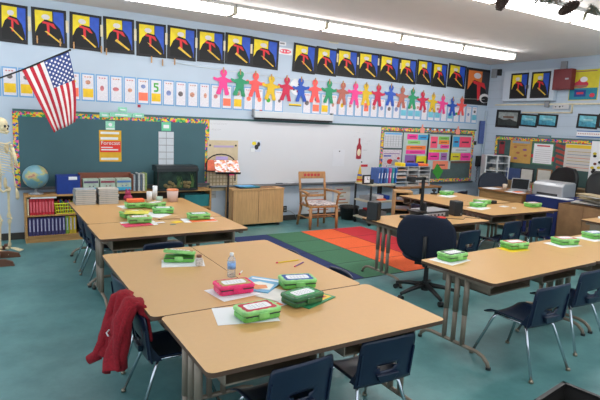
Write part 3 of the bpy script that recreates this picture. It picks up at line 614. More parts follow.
# ================================================================== TABLES
def tframe(t, x, w):
    f = MB()
    f.tube([(x, -w/2+.02, .012), (x, -w/2+.035, .05), (x, -w/2+.08, .085), (x, -w/2+.14, .1), (x, w/2-.14, .1), (x, w/2-.08, .085), (x, w/2-.035, .05), (x, w/2-.02, .012)], .016, 8)
    fo = f.build('foot', M['tframe'], t, smooth=True)
    for s in (-1, 1): MB().cyl((x, s*(w/2-.02), 0), (x, s*(w/2-.02), .02), .02, n=10).build('glide', M['dark'], fo)
    for k in (-1, 0, 1):
        MB().tube([(x, k*.095, .1), (x, k*.095, .4)], .02, 8).tube([(x, k*.095, .36), (x, k*.095, TH-.035)], .0235, 8).build('leg', M['tframe'], t, smooth=True)
    MB().boxb(x-.02, x+.02, -w/2+.06, w/2-.06, TH-.06, TH-.034).build('rail', M['tframe'], t)
def table(L=1.52, w=.76, label='', group=None, box=True):
    t = thing('classroom_table', (0, 0, 0), 0, label, 'table', group)
    MB().prism(rrect(L, w, .04), TH-.024, TH, 0, None, 1).build('tabletop', [M['table'], M['edge']], t)
    for s in (-1, 1): tframe(t, s*(L/2-.06), w)
    if box:
        for s in (-1, 1):
            MB().boxb(s*.36-.27, s*.36+.27, -w/2+.12, w/2-.16, TH-.15, TH-.14).boxb(s*.36-.27, s*.36-.262, -w/2+.12, w/2-.16, TH-.15, TH-.03).boxb(s*.36+.262, s*.36+.27, -w/2+.12, w/2-.16, TH-.15, TH-.03).build('book_shelf', M['tframe'], t)
    return t
T1 = table(label='nearest wood topped table with four pencil boxes at its back edge'); T1['group'] = 'classroom tables'
T1.location = (1.56, 2.405, 0)
G = 'classroom tables'; H90 = math.radians(90)
dup(T1, (1.135, 3.556, 0), -H90, 'second table back at left, red sweater chair beside it', G)
dup(T1, (1.90, 3.556, 0), H90, 'second table back, holding the water bottle and two pencils', G)
dup(T1, (1.60, 5.24, 0), 0, 'long near table of the back left group', G)
dup(T1, (1.23, 6.39, 0), -H90, 'back left table carrying the two stacks of textbooks', G)
dup(T1, (1.995, 6.39, 0), H90, 'back left table carrying the white round canister', G)
rr = math.radians(2.0)
dup(T1, (3.955, 2.78, 0), rr, 'front right table with the black trimmed green pencil box on its corner', G)
dup(T1, (5.475, 2.83, 0), rr, 'front right table running out past the right edge of view', G)
dup(T1, (4.74, 4.60, 0), 0, 'middle table holding the computer speakers and projector', G)
dup(T1, (6.66, 4.86, 0), math.radians(-1), 'far right table in front of the blue draped table', G)
ts = table(1.2, .7, 'short far table at the left of the far group', G)
ts.location = (6.30, 5.87, 0); ts.rotation_euler = (0, 0, H90)
dup(ts, (7.01, 5.87, 0), H90, 'short far table before the teacher desk', G)
dup(ts, (7.50, 3.50, 0), 0, 'table end poking in at the right edge beside the cardboard box', G)

# ================================================================== CHAIRS
def chair(label):
    t = thing('school_chair', (0, 0, 0), 0, label, 'chair', 'navy school chairs')
    def seat(a, b):
        x = (a-.5)*.42*(1-.06*(1-b)); y = -.19+.40*b; c = (a-.5)*2
        z = .405+.018*abs(c)**3-.012*(1-c*c)-.05*max(0, b-.82)**1.3*6
        if b < .12: z += .03*(1-b/.12)**2
        return (x, y, z)
    MB().grid(seat, 14, 12).build('seat', M['navy'], t, smooth=True, solid=.010)
    def back(a, b):
        c = (a-.5)*2; w = .44-.02*b
        # rounded upper corners
        w *= 1-.2*max(0, b-.85)**2*14 if b > .85 else 1
        y = -.205-.06*b+.035*c*c*(.4+b*.6)
        z = .392+.325*b - .014*c*c*(b)
        return (c*w/2, y, z)
    def hole(i, j): return j in (4, 5) and 5 <= i <= 10 and not (j == 4 and i in (5, 10))
    MB().grid(back, 16, 14, skip=hole).build('backrest', M['navy'], t, smooth=True, solid=.011)
    # moulded lug under the handle opening, wings along the sides
    MB().prism([(-.085, .47), (.085, .47), (.055, .415), (-.055, .415)], 0, .03, 0, lambda a, b, c: (a, -.21-c-(b-.415)*.2, b)).build('back_bracket', M['navy'], t, bevel=.006)
    for s in (-1, 1):
        MB().prism([(-.19, .40), (-.12, .395), (-.19, .50), (-.225, .62), (-.24, .62), (-.215, .42)], 0, .012, 0, lambda a, b, c: (s*(.205-c), a, b)).build('side_wing', M['navy'], t)
    f = MB()
    for s in (-1, 1): f.tube([(s*.15, -.16, .385), (s*.15, .15, .382)], .011, 8)
    f.tube([(-.15, -.08, .383), (.15, -.08, .383)], .009, 8)
    f.build('seat_frame', M['chrome'], t, smooth=True)
    for sx in (-1, 1):
        for sy in (-1, 1):
            l = MB().tube([(sx*.15, sy*.13, .385), (sx*.165, sy*.155, .34), (sx*.225, sy*.275, .02)], .0115, 10).build('leg', M['chrome'], t, smooth=True)
            MB().lathe([(.012, 0), (.018, .003), (.018, .014), (.013, .024)], (sx*.228, sy*.28, 0), 10).build('foot_glide', mat('#8C8474', .3, .8, var=0), l, smooth=True)
    return t
c0 = chair('navy chair at the near side of the nearest table, left one'); c0.location = (1.30, 2.25, 0); c0.rotation_euler = (0, 0, .06); c0.scale = (.93, .93, .93)
GC = 'navy school chairs'
for (x, y, rz, l) in [
  (1.93, 2.29, -.05, 'navy chair at the near side of the nearest table, right one'),
  (.97, 3.12, -H90, 'navy chair with the red sweater over its back'),
  (1.0, 3.82, -H90+.1, 'navy chair at the left side of the front group, behind the sweater chair'),
  (2.16, 3.98, H90, 'navy chair at the right side of the front group, far one'),
  (2.22, 3.28, H90-.1, 'navy chair at the right side of the front group, near one'),
  (3.62, 2.38, -.02, 'navy chair with chrome legs pulled out at the front right table'),
  (4.40, 2.50, -.02, 'second navy chair at the front right table, by the right edge of view'),
  (1.40, 4.98, .02, 'navy chair in the gap behind the front group'),
  (1.12, 6.53, -H90, 'navy chair at the left side of the back left group, far one'),
  (1.12, 5.98, -H90+.05, 'navy chair at the left side of the back left group, near one'),
  (4.92, 4.26, .05, 'navy chair under the near side of the middle table'),
  (6.04, 4.48, .02, 'navy chair under the far right table, its opening showing'),
  (6.85, 4.55, -.2, 'navy chair under the right end of the far right table'),
  (6.02, 5.80, -H90, 'navy chair at the left end of the far group'),
  (5.55, 3.30, math.pi, 'navy chair at the far side of the front right tables'),
  (4.62, 3.40, math.pi+.2, 'navy chair tucked behind the front right table by its left pencil boxes')]:
    if 'tucked' in l or 'far side of the front right' in l: continue
    o = dup(c0, (x, y, 0), rz, l, GC)
    if y < 2.6 and x > 3: o.scale = (1.01, 1.01, 1.01)
# ---- red sweater over the chair back (chair at (.94,3.14) faces +X, back top near x=.70, z=.72)
t = thing('red_sweater', (.71, 3.13, .0), 0, 'red knitted sweater draped over the back of a navy chair', 'sweater')
km = mat('#8F1422', .95, var=.1, scale=70, bump=.5, name='red_knit')
def drape(a, b):
    # a along the chair back (y), b from outside hem over the top to the inside hem
    y = .17 - .35*a; s = b
    if s < .7:
        q = s/.7; z = .29+.03*math.sin(a*7)+.06*a + (.705-.29-.06*a)*q; x = -.10-.03*math.sin(a*9+1)*(1-q) - .04*(1-q) + .07*q**2
    elif s < .8:
        q = (s-.7)/.1; z = .705+.02*math.sin(q*math.pi); x = -.03+.07*q
    else:
        q = (s-.8)/.2; z = .705-.2*q; x = .04+.03*q
    z += .012*math.sin(a*17+b*5); x += .014*math.sin(a*21+b*7)
    y = y*(1+.25*(1-min(1, s/.7))*(1 if a < .5 else .4)) + .02*math.sin(b*11)
    return (x, y, z)
MB().grid(drape, 26, 34).build('body', km, t, smooth=True, solid=.022)
MB().tube([(.04, -.08, .70), (-.02, -.1, .72), (-.07, -.12, .63), (-.08, -.14, .50), (-.09, -.12, .40), (-.08, -.12, .33)], [.05, .058, .058, .052, .045, .038], 12).build('sleeve', km, t, smooth=True)
MB().tube([(.02, .12, .71), (-.05, .13, .69), (-.09, .15, .54), (-.13, .15, .40), (-.17, .17, .31), (-.22, .19, .28)], [.04, .046, .045, .042, .038, .03], 12).build('sleeve', km, t, smooth=True)
MB().tube([(-.115, .05, .52), (-.135, .03, .51), (-.13, .0, .50)], .005, 6).build('hang_tag', M['white'], t)

# ---- office chair at the middle table
def office_chair(loc, rz, label, fab=None):
    t = thing('office_chair', loc, rz, label, 'chair'); fab = fab or M['navyf']
    for k in range(5):
        a = k*2*math.pi/5+.3; d = Vector((math.cos(a), math.sin(a), 0))
        l = MB().tube([d*.03+Vector((0, 0, .13)), d*.2+Vector((0, 0, .11)), d*.36+Vector((0, 0, .075))], [.03, .024, .018], 8).build('base_arm', M['black'], t, smooth=True)
        n = Vector((-d.y, d.x, 0))
        MB().cyl(d*.36+Vector((0, 0, .03))-n*.025, d*.36+Vector((0, 0, .03))+n*.025, .028, n=12).build('caster', M['black'], l)
    MB().cyl((0, 0, .08), (0, 0, .4), .03, .022).cyl((0, 0, .07), (0, 0, .17), .045, .04).build('column', M['black'], t)
    MB().ell((0, .02, .455), (.28, .27, .055), 24, k=10).boxb(-.12, .12, -.12, .14, .38, .42, 1).build('seat', [fab, M['black']], t, smooth=True)
    bk = MB()
    def bf(a, b):
        u = (a-.5)*2; v = (b-.5)*2
        k = (1-abs(v)**3*.38); return (u*.30*k, -.29+.05*u*u-.04*v, .72+.24*v*(1-.10*u*u))
    bk.grid(bf, 16, 14).build('backrest', fab, t, smooth=True, solid=.06)
    MB().tube([(0, -.05, .40), (0, -.24, .41), (0, -.325, .5), (0, -.325, .74)], .022, 8).build('back_support', M['black'], t, smooth=True)
    return t
office_chair((4.10, 3.92, 0), -.92, 'dark blue office chair on wheels at the middle table')

# ---- rounded dark chair behind the teacher desk etc.
def oc(x, y, rz, l):
    office_chair((x, y, 0), rz, l, M['black']); o = [q for q in COL.objects if q.get('label') == l][0]; o.scale = (1.15, 1, 1.27)
office_chair((at_y(494, 182, 7.15).x, 7.15, 0), 2.3, 'dark rounded office chair left of the laptop desk', mat('#2B313E', .9, var=.08, scale=60))
oc(9.45, 5.90, 1.3, 'black office chair behind the silver printer')
oc(9.48, 4.98, 1.75, 'black office chair at the right edge below the rules chart')
c_ = dup(c0, (8.0, 7.1, 0), .2, 'navy chair just left of the rounded office chair', GC)

# ================================================================== BACK WALL FURNITURE
def shelf_unit(name, x0, x1, y0, y1, z1, label, shelves, m, back=True):
    t = thing(name, ((x0+x1)/2, (y0+y1)/2, 0), 0, label, 'bookcase'); w = (x1-x0)/2; d = (y1-y0)/2
    for s in (-1, 1): MB().boxb(min(s*w, s*(w-.025)), max(s*w, s*(w-.025)), -d, d, 0, z1-.025).build('side_panel', m, t)
    MB().boxb(-w, w, -d-.005, d, z1-.025, z1).build('top_panel', m, t)
    for z in shelves: MB().boxb(-w+.025, w-.025, -d, d-.012, z-.02, z).build('shelf', m, t)
    MB().boxb(-w+.025, w-.025, -d+.01, -d+.025, 0, shelves[0]-.02).build('kick_board', m, t)
    if back: MB().boxb(-w+.025, w-.025, d-.012, d, .02, z1-.025).build('back_panel', mat('#3A2E24', .7, var=.05), t)
    return t
BY0, BY1 = 8.03, 8.33
BX0, BX1 = at_y(24.3, 196, BY0).x, 1.16
shelf_unit('bookcase', BX0, BX1, BY0, BY1, .69, 'low wooden bookcase with red and purple books below the globe', [.10, .40], M['oak'])
# red books
x = BX0+.06; i = 0
while x+.04 < at_y(56, 200, 8.05).x and i < 13:
    wd = .037; h = .235+.01*random.random()
    t = thing('book', (x+wd/2, 8.15, .40), 0, 'red book standing on the upper shelf, %s from the left' % ordn(i), 'book', 'red books on the upper shelf')
    MB().boxb(-wd/2, wd/2, -.1, .1, 0, h).build('cover', mat('#C21F30', .5, var=.03), t, bevel=.003); MB().boxb(-wd/2+.003, wd/2-.003, -.095, .101, h-.002, h+.0015).build('pages', M['paper'], t)
    MB().boxb(-wd/2+.006, wd/2-.006, -.102, -.1, .04, .19).build('spine_label', mat('#D6606A', .5, var=0), t)
    x += wd+.003; i += 1
t = thing('book', (BX0+.042, 8.15, .40), 0, 'thin cream book at the left end of the red books', 'book')
MB().boxb(-.01, .01, -.1, .1, 0, .24).build('cover', M['cream'], t); 
t = thing('book', (BX0+.24, 8.13, .64), 0, 'white booklet lying on top of the red books', 'book'); MB().boxb(-.17, .17, -.1, .1, 0, .022).build('cover', M['paper'], t)
# purple binders
for i in range(13):
    c, l = ('#3A3262', 'dark purple') if i < 10 else (('#7A9A30', 'green') if i < 11 else ('#C2A52A', 'yellow'))
    PW = (at_y(66, 220, 8.04).x-BX0-.04)/10; wd = PW-.004; x = BX0+.035+i*PW
    if x+wd > BX1-.04: break
    t = thing('book', (x+wd/2, 8.15, .10), 0, '%s textbook on the bottom shelf, %s from the left' % (l, ordn(i)), 'book', 'textbooks on the bottom shelf')
    MB().boxb(-wd/2, wd/2, -.11, .1, 0, .262).build('cover', mat(c, .5, var=.05), t, bevel=.003)
    MB().boxb(-.008, .008, -.112, -.11, .06, .24).build('spine_label', mat('#A9A6C0', .5, var=.1, scale=60), t)
# yellow basket with crayons
t = thing('basket', (at_y(65, 205, 8.1).x, 8.14, .40), 0, 'yellow plastic basket full of coloured things beside the red books', 'basket')
b = MB()
for z in (0, .05, .1, .145): b.tube([(-.12-z*.15, -.08, z+.005), (.12+z*.15, -.08, z+.005), (.12+z*.15, .08, z+.005), (-.12-z*.15, .08, z+.005), (-.12-z*.15, -.08, z+.005)], .007 if z < .14 else .011, 6)
for k in range(9):
    for s in (-1, 1): b.tube([(-.12+.03*k, s*.08, 0), ((-.12+.03*k)*1.18, s*.08, .15)], .005, 5)
for k in range(5):
    for s in (-1, 1): b.tube([(s*.12, -.08+.04*k, 0), (s*.142, -.08+.04*k, .15)], .005, 5)
b.boxb(-.12, .12, -.08, .08, 0, .006); b.build('basket_body', mat('#C9CC22', .4, var=.03), t)
random.seed(5)
for k in range(9):
    o = MB().cyl((0, 0, 0), (random.uniform(-.02, .02), 0, .17+random.uniform(0, .03)), .011, n=8).build('crayon', mat(['#C62F3A', '#2F6AB0', '#D9762A', '#2A8A56', '#8A3A88'][k % 5], .5, var=0), None, center=False)
    o.location = (at_y(65, 205, 8.1).x-.09+.022*k, 8.11+.02*(k % 3), .407); tag(o, '%s crayon in the yellow basket, %s from the left' % (['red', 'blue', 'orange', 'green', 'purple'][k % 5], ordn(k)), 'crayon', 'crayons in the yellow basket')
# globe
gx = at_y(35.5, 175, 8.17)
t = thing('globe', (gx.x, 8.17, .69), 0, 'old world globe standing on the bookcase', 'globe')
gm_ = bpy.data.materials.new('globe_map'); gm_.use_nodes = True; nt = gm_.node_tree; bs = nt.nodes['Principled BSDF']
tc = nt.nodes.new('ShaderNodeTexCoord'); n = nt.nodes.new('ShaderNodeTexNoise'); n.inputs['Scale'].default_value = 7; n.inputs['Detail'].default_value = 6; r = nt.nodes.new('ShaderNodeValToRGB')
r.color_ramp.interpolation = 'CONSTANT'; e = r.color_ramp.elements; e[0].color = lin('#6E9AA6'); e[1].position = .52; e[1].color = lin('#9AA878'); q = e.new(.58); q.color = lin('#C2A878'); q = e.new(.64); q.color = lin('#B07A68')
nt.links.new(tc.outputs['Object'], n.inputs['Vector']); nt.links.new(n.outputs[0], r.inputs[0]); nt.links.new(r.outputs[0], bs.inputs['Base Color']); bs.inputs['Roughness'].default_value = .3
MB().ell((0, 0, .25), (.17, .17, .17), 28, k=18).build('sphere', gm_, t, smooth=True)
MB().lathe([(.10, 0), (.10, .012), (.03, .03), (.018, .07)], n=20).build('base', M['grey'], t, smooth=True)
arc = [(.0, 0, .065)]+[(.185*math.sin(a), 0, .25-.185*math.cos(a)) for a in [k*.3 for k in range(11)]]
MB().tube(arc, .006, 6).build('meridian', M['silver'], t)
# blue bin with white label
p = at_y(57, 190, 8.1).x; q = at_y(79.5, 190, 8.1).x
def bin_box(name, x0, x1, y0, y1, z0, h, m, label, cat, lab=None, flare=.02):
    t = thing(name, ((x0+x1)/2, (y0+y1)/2, z0), 0, label, cat); w = (x1-x0)/2; d = (y1-y0)/2; b = MB(); th = .008
    for s in (-1, 1):
        b.prism([(-d, 0), (d, 0), (d+flare, h), (-d-flare, h)], s*w-th/2, s*w+th/2, 0, lambda a, bb, c: (c, a, bb))
        b.prism([(-w, 0), (w, 0), (w, h), (-w, h)], -th/2, th/2, 0, lambda a, bb, c, s=s: (a, s*(d+flare*bb/h)+c, bb))
    b.boxb(-w, w, -d, d, 0, th); b.build('shell', m, t)
    if lab: MB().boxb(lab[0]*w, lab[1]*w, -d-flare-.008, -d-flare-.004, lab[2]*h, lab[3]*h).build('label_card', M['paper'], t)
    return t
bin_box('storage_bin', p, q, 8.06, 8.26, .69, .27, mat('#243E8C', .4, var=.06), 'dark blue magazine bin with white label beside the globe', 'bin', (.0, .75, .78, .95))
tag(MB().boxb(p+.05, p+.1, 8.08, 8.2, .7, .93).build('folder', M['ltblue']), 'light blue folder standing in the dark blue bin', 'folder')
# second low shelf continuing to the right
SX1 = at_y(211.5, 192, 8.03).x
t2 = shelf_unit('bookcase', 1.18, SX1, BY0, BY1, .70, 'long low bookcase under the fish tank', [.10, .40], M['oak'])
# brown crate with three file boxes
p = at_y(80, 190, 8.1).x; q = at_y(133, 190, 8.1).x
t = thing('document_crate', ((p+q)/2, 8.18, .705), 0, 'brown wooden crate holding pale file boxes on the long bookcase', 'crate'); hw = (q-p)/2
cm2 = mat('#7E4734', .6, var=.08, scale=5)
MB().boxb(-hw, hw, .08, .1, 0, .275).build('back_board', cm2, t); MB().boxb(-hw, hw, -.12, .1, 0, .02).build('bottom_board', cm2, t)
for s in (-1, 1): MB().boxb(min(s*hw, s*hw-s*.02), max(s*hw, s*hw-s*.02), -.12, .08, .02, .26).build('side_board', cm2, t)
for k in range(3):
    x = p+.03+(2*hw-.06)*(k+.5)/3
    t = thing('file_box', (x, 8.12, .725), 0, 'pale green and white file box, %s in the brown crate' % ['left', 'middle', 'right'][k], 'box', 'file boxes in the crate')
    MB().boxb(-.11, .11, -.08, .08, 0, .18).build('box_body', mat('#A9B8A8', .6, var=.08, scale=20), t, bevel=.004)
    MB().boxb(-.105, .105, -.082, -.08, .0, .05).build('band', mat('#3C9CC0', .6, var=.05), t); MB().boxb(-.03, -.01, -.083, -.08, .065, .08).boxb(.02, .04, -.083, -.08, .065, .08).boxb(-.1, .1, -.083, -.08, .12, .15).build('printing', mat(['#5A4A6A', '#8A3A4A', '#4A78B0'][k], .6, var=0), t)
# magazines standing
for k in range(6):
    p = at_y(133.5+2.3*k, 190, 8.12)
    c = ['#9AA4AA', '#3E4850', '#B8BCBA', '#596472', '#C8C8B8', '#8A9A5A'][k]
    o = MB().boxb(p.x-.014, p.x+.014, 8.05, 8.26, .705, .96+.01*(k % 3)).build('magazine', mat(c, .5, var=.1, scale=40)); tag(o, '%s magazine standing beside the crate, %s from the left' % (['grey', 'black', 'pale', 'slate', 'cream', 'olive'][k], ordn(k)), 'magazine', 'magazines beside the crate')
# fish tank
p = at_y(157, 192, 8.0).x; q = at_y(197, 192, 8.0).x
t = thing('aquarium', ((p+q)/2, 8.11, .70), 0, 'fish tank with black hood on the long bookcase', 'aquarium'); hw = (q-p)/2
MB().boxb(-hw+.01, hw-.01, -.13, .13, .03, .31).build('water', mat('#1F3028', .15, var=.3, scale=10), t)
MB().boxb(-hw, hw, -.14, .14, 0, .03).boxb(-hw, -hw+.02, -.14, -.12, .03, .32).boxb(hw-.02, hw, -.14, -.12, .03, .32).build('frame', M['black'], t)
MB().prism([(-.15, .31), (.14, .31), (.14, .4), (-.08, .4), (-.15, .36)], -hw-.01, hw+.01, 0, lambda a, b, c: (c, a, b)).build('hood', mat('#23282A', .4, var=.05), t)
g = MB(); random.seed(4)
for k in range(14): g.ell((random.uniform(-hw*.7, hw*.7), -.132, random.uniform(.05, .14)), (.035, .012, .03), 8, 0)
g.build('gravel_rocks', mat('#6A5A34', .7, var=.2, scale=40), t, smooth=True)
g = MB()
for k in range(8): x = random.uniform(-hw*.85, hw*.85); g.tube([(x, -.134, .05), (x+.02, -.136, .14), (x-.01, -.134, .22+random.uniform(0, .06))], [.012, .009, .003], 5); g.build('water_plant', mat('#3A5A2C', .6, var=.2), t); g = MB()
bin_box('storage_bin', at_y(184, 200, 8.1).x, at_y(208, 200, 8.1).x, 8.07, 8.27, .41, .2, mat('#2F7C80', .4, var=.05), 'teal plastic bin inside the right end of the long bookcase', 'bin')
# low wooden cabinet
p = at_y(232.5, 190, 8.0).x; q = at_y(284, 190, 8.0).x
t = thing('cabinet', ((p+q)/2, 8.15, 0), 0, 'plain pale wood cabinet on feet below the whiteboard', 'cabinet'); hw = (q-p)/2
MB().boxb(-hw, hw, -.15, .15, .05, .66).build('body', M['lam'], t, bevel=.004); MB().boxb(-hw-.01, hw+.01, -.16, .15, .66, .685).build('top_panel', M['lam'], t, bevel=.004)
MB().boxb(-.004, .004, -.152, -.15, .08, .64).build('door_gap', M['edge'], t)
MB().boxb(-hw+.0, -hw+.02, -.153, -.149, .05, .66).build('edge_strip', mat('#8A6440', .5, var=.05), t)
for s in (-1, 1):
    for y in (-.12, .12): MB().cyl((s*(hw-.08), y, 0), (s*(hw-.08), y, .05), .025, n=12).build('foot', M['dark'], t)
zt = .686
for i, (u0, u1, dy, h, c, l) in enumerate([(239, 258, .0, .012, 'dark', 'dark folder lying on the pale cabinet'), (243, 259, .01, .014, 'teal', 'teal folder on the stack on the pale cabinet'), (238, 254, .02, .01, 'ltblue', 'light blue folder topmost of the stack on the pale cabinet'), (257, 274, .0, .008, 'card', 'brown clipboard lying at the right of the pale cabinet')]):
    p = at_y(u0, 188, 8.1).x; q = at_y(u1, 188, 8.1).x
    z = zt if i in (0, 3) else zt+.014*i
    o = MB().boxb(p, q, 8.03+dy, 8.25, z, z+h).build('folder', M[c]); tag(o, l, 'folder', 'folders on the cabinet')
# music stand
p = Vector((3.27, 7.55, 0))
t = thing('music_stand', p, 0, 'black music stand holding open picture sheets before the number chart', 'stand')
MB().cyl((0, 0, .1), (0, 0, 1.06), .014, n=10).build('pole', M['black'], t)
MB().cyl((0, 0, .12), (0, 0, .55), .018, n=10).build('sleeve', M['black'], t)
for k in range(3):
    a = k*2.094+.5; MB().tube([(0, 0, .22), (.14*math.cos(a), .14*math.sin(a), .1), (.25*math.cos(a), .25*math.sin(a), .01)], .009, 6).build('leg', M['black'], t)
Rm = Matrix.Rotation(math.radians(-14), 3, 'Z') @ Matrix.Rotation(math.radians(40), 3, 'X')
MB().box((0, .06, 1.12), (.40, .30, .006), Rm).box(Vector((0, .06, 1.12))+Rm @ Vector((0, -.17, .02)), (.40, .006, .04), Rm).build('desk', M['black'], t)
for k in (-1, 1):
    o = MB().box((0, 0, 0), (.195, .27, .004)).build('picture_sheet', BUSY, None, center=False); o.matrix_local = Matrix.Translation(p+Vector((0, .06, 1.12))+Rm @ Vector((.1*k, .0, .008))) @ Rm.to_4x4()
    tag(o, '%s busy picture sheet lying on the music stand' % ['left', 'right'][k > 0], 'paper', 'sheets on the music stand')
# black wire arch with bright papers behind the stand
p = at_y(222, 163, 8.2)
t = thing('wire_rack', (p.x, 8.24, p.z-.12), 0, 'black wire arch rack with pink and purple papers behind the music stand', 'rack')
MB().tube([(-.27, 0, -.2), (-.27, 0, .1)]+[(.27*math.cos(math.pi-a), 0, .1+.17*math.sin(a)) for a in [k*math.pi/10 for k in range(1, 10)]]+[(.27, 0, .1), (.27, 0, -.2)], .011, 8).tube([(-.27, -.02, -.02), (.27, -.02, -.02)], .009, 6).build('wire_frame', M['black'], t)
MB().boxb(-.1, .12, -.01, .0, -.05, .23).build('paper', mat('#B9A6DC', .6, var=.05), t); MB().boxb(-.25, -.1, -.012, -.002, -.02, .17).build('paper', mat('#F0785A', .6, var=.08), t); MB().boxb(.12, .25, -.012, -.002, -.1, .12).build('paper', mat('#E8407A', .6, var=.05), t)
# ---- wooden armchair
t = thing('wooden_armchair', (5.02, 7.62, 0), math.radians(-6), 'oak armchair with apple painted top rail and patterned cushion', 'chair'); t.scale = (1.16, 1.05, .93); t.location.x = 5.09
wo = mat('#A87848', .4, var=.12, scale=7, stretch=(8, 8, 1))
MB().prism(rrect(.52, .48, .08), .42, .455).build('seat', wo, t, bevel=.008)
for sx in (-1, 1):
    MB().tube([(sx*.23, -.21, 0), (sx*.225, -.2, .42)], [.022, .026], 10).build('leg', wo, t, smooth=True)
    MB().tube([(sx*.24, .27, 0), (sx*.215, .2, .42)], [.02, .025], 10).build('leg', wo, t, smooth=True)
    MB().tube([(sx*.215, .21, .44), (sx*.22, .26, .75), (sx*.225, .31, 1.03)], [.022, .02, .018], 10).build('back_post', wo, t, smooth=True)
    MB().tube([(sx*.22, .25, .69), (sx*.26, .1, .7), (sx*.28, -.1, .7), (sx*.275, -.2, .68)], [.018, .022, .027, .022], 10).tube([(sx*.275, -.16, .68), (sx*.285, -.12, .58), (sx*.25, -.14, .45)], .018, 8).build('armrest', wo, t, smooth=True)
    MB().tube([(sx*.228, -.2, .2), (sx*.232, .24, .2)], .013, 8).build('stretcher', wo, t)
MB().tube([(-.228, -.02, .2), (.228, -.02, .2)], .013, 8).build('stretcher', wo, t); MB().tube([(-.228, -.2, .28), (.228, -.2, .28)], .013, 8).build('stretcher', wo, t); MB().tube([(-.232, .24, .26), (.232, .24, .26)], .013, 8).build('stretcher', wo, t)
for k in range(6):
    x = -.16+.064*k; MB().boxb(-.013, .013, -.006, .006, 0, .50).build('back_slat', wo, t)
    t.children[-1].location = (x, .215, .45); t.children[-1].rotation_euler = (-.16, 0, 0)
ms = mat('#C89A62', .4, var=.1)
o = MB().boxb(-.24, .24, -.012, .012, 0, .14).build('top_rail', wo, t, bevel=.01); o.location = (0, .29, .92); o.rotation_euler = (-.16, 0, 0)
ap = MB()
for k in range(5): ap.prism(disc(-.13+.06*k, .07, .024, .028), .012, .017, 0, lambda a, b, c: (a, -c, b))
ap.build('painted_apples', mat('#B02A2A', .5, var=.03), o)
o = MB().boxb(-.2, .2, -.01, .01, 0, .05).build('lower_rail', wo, t); o.location = (0, .235, .56); o.rotation_euler = (-.16, 0, 0)
MB().prism(rrect(.48, .44, .1), .455, .495).build('cushion', confetti('speckled_cushion', ['#C8C0BC', '#8A8A98', '#D8D0CC', '#A88A80', '#B8B4B8'], 30), t, bevel=.018)
# waste basket
p = Vector((at_y(349, 210, 8.05).x, 8.05, 0)); t = thing('waste_basket', p, 0, 'black waste basket between the armchair and the cart', 'basket'); t.scale = (1.1, 1.1, .72)
MB().lathe([(.13, 0), (.175, .33), (.185, .33), (.185, .345), (.17, .345), (.165, .32), (.12, .02), (.01, .02)], n=24).build('shell', mat('#2A2826', .5, var=.1), t, smooth=True)
MB().lathe([(.01, .25), (.16, .25), (.19, .36), (.185, .37), (.155, .27), (.01, .27)], n=14).build('bag', mat('#1C1B1C', .3, var=.1), t)
# ---- metal cart
CX0, CX1, CY0, CY1 = 6.03, 6.63, 7.30, 7.80
t = thing('media_cart', ((CX0+CX1)/2, (CY0+CY1)/2, 0), 0, 'three shelf metal cart with binders and a clock on top', 'cart'); w_ = (CX1-CX0)/2; d_ = .25
for z in (.14, .47, .79): MB().boxb(-w_, w_, -d_, d_, z-.035, z).build('shelf', mat('#B9B39F', .5, var=.04), t, bevel=.008)
for sx in (-1, 1):
    for sy in (-1, 1):
        l = MB().boxb(sx*(w_-.015)-.014, sx*(w_-.015)+.014, sy*(d_-.015)-.014, sy*(d_-.015)+.014, .06, .78).build('post', M['dark'], t)
        MB().cyl((sx*(w_-.03)-.012, sy*(d_-.03), .035), (sx*(w_-.03)+.012, sy*(d_-.03), .035), .035, n=12).build('caster', M['black'], l)
def on_cart(u, v, y=7.45): return at_y(u, v, y).x
x = on_cart(365.7, 176)
t = thing('desk_clock', (x, 7.42, .79), -.1, 'square black framed clock with white face on the cart', 'clock')
MB().boxb(-.085, .085, -.02, .02, 0, .17).build('frame', M['black'], t, bevel=.006); MB().boxb(-.06, .06, -.023, -.02, .025, .145).build('face', M['paper'], t)
MB().boxb(-.004, .004, -.026, -.023, .08, .125).boxb(0, .035, -.026, -.023, .08, .088).build('hands', M['black'], t)
mk = MB()
for k in range(12): a = k*math.pi/6; mk.boxb(.048*math.sin(a)-.003, .048*math.sin(a)+.003, -.025, -.023, .085+.048*math.cos(a)-.003, .085+.048*math.cos(a)+.003)
mk.build('hour_marks', M['dark'], t)
for k, (c, l) in enumerate([('#3A5CA0', 'blue'), ('#4A74B8', 'mid blue'), ('#2E4A90', 'dark blue'), ('#5A8CC8', 'sky blue'), ('#C85A9A', 'pink'), ('#3AA0A8', 'turquoise'), ('#2C64B0', 'bright blue')]):
    x = on_cart(375+2.9*k, 176, 7.5)
    t = thing('binder', (x, 7.52, .793), 0, '%s binder on the cart, %s from the left' % (l, ordn(k)), 'binder', 'binders on the cart', rot=(0, .10 if k < 3 else .04, 0))
    MB().boxb(-.017, .017, -.13, .12, 0, .29).build('cover', mat(c, .4, var=.08), t, bevel=.003); MB().boxb(-.008, .008, -.132, -.13, .1, .2).build('spine_label', M['paper'], t)
x = on_cart(371.5, 180, 7.4); tag(MB().boxb(x-.02, x+.03, 7.36, 7.43, .79, .88).build('small_box', M['dark'], bevel=.01), 'small dark gadget between the clock and the binders', 'gadget')
x = at_y(356, 175, 7.6).x; o = MB().lathe([(.06, 0), (.05, .08), (.02, .25), (.004, .33)], n=16)
o.lathe([(.058, .03), (.054, .06), (.054, .06)], n=16, m=1).lathe([(.047, .12), (.04, .15), (.04, .151)], n=16, m=2)
o = o.build('paper_cone', [mat('#C8A53A', .6, var=.1), M['red'], M['blue']]); o.location = (CX0+.06, 7.74, .79); tag(o, 'tall coloured paper cone at the left back of the cart', 'cone')
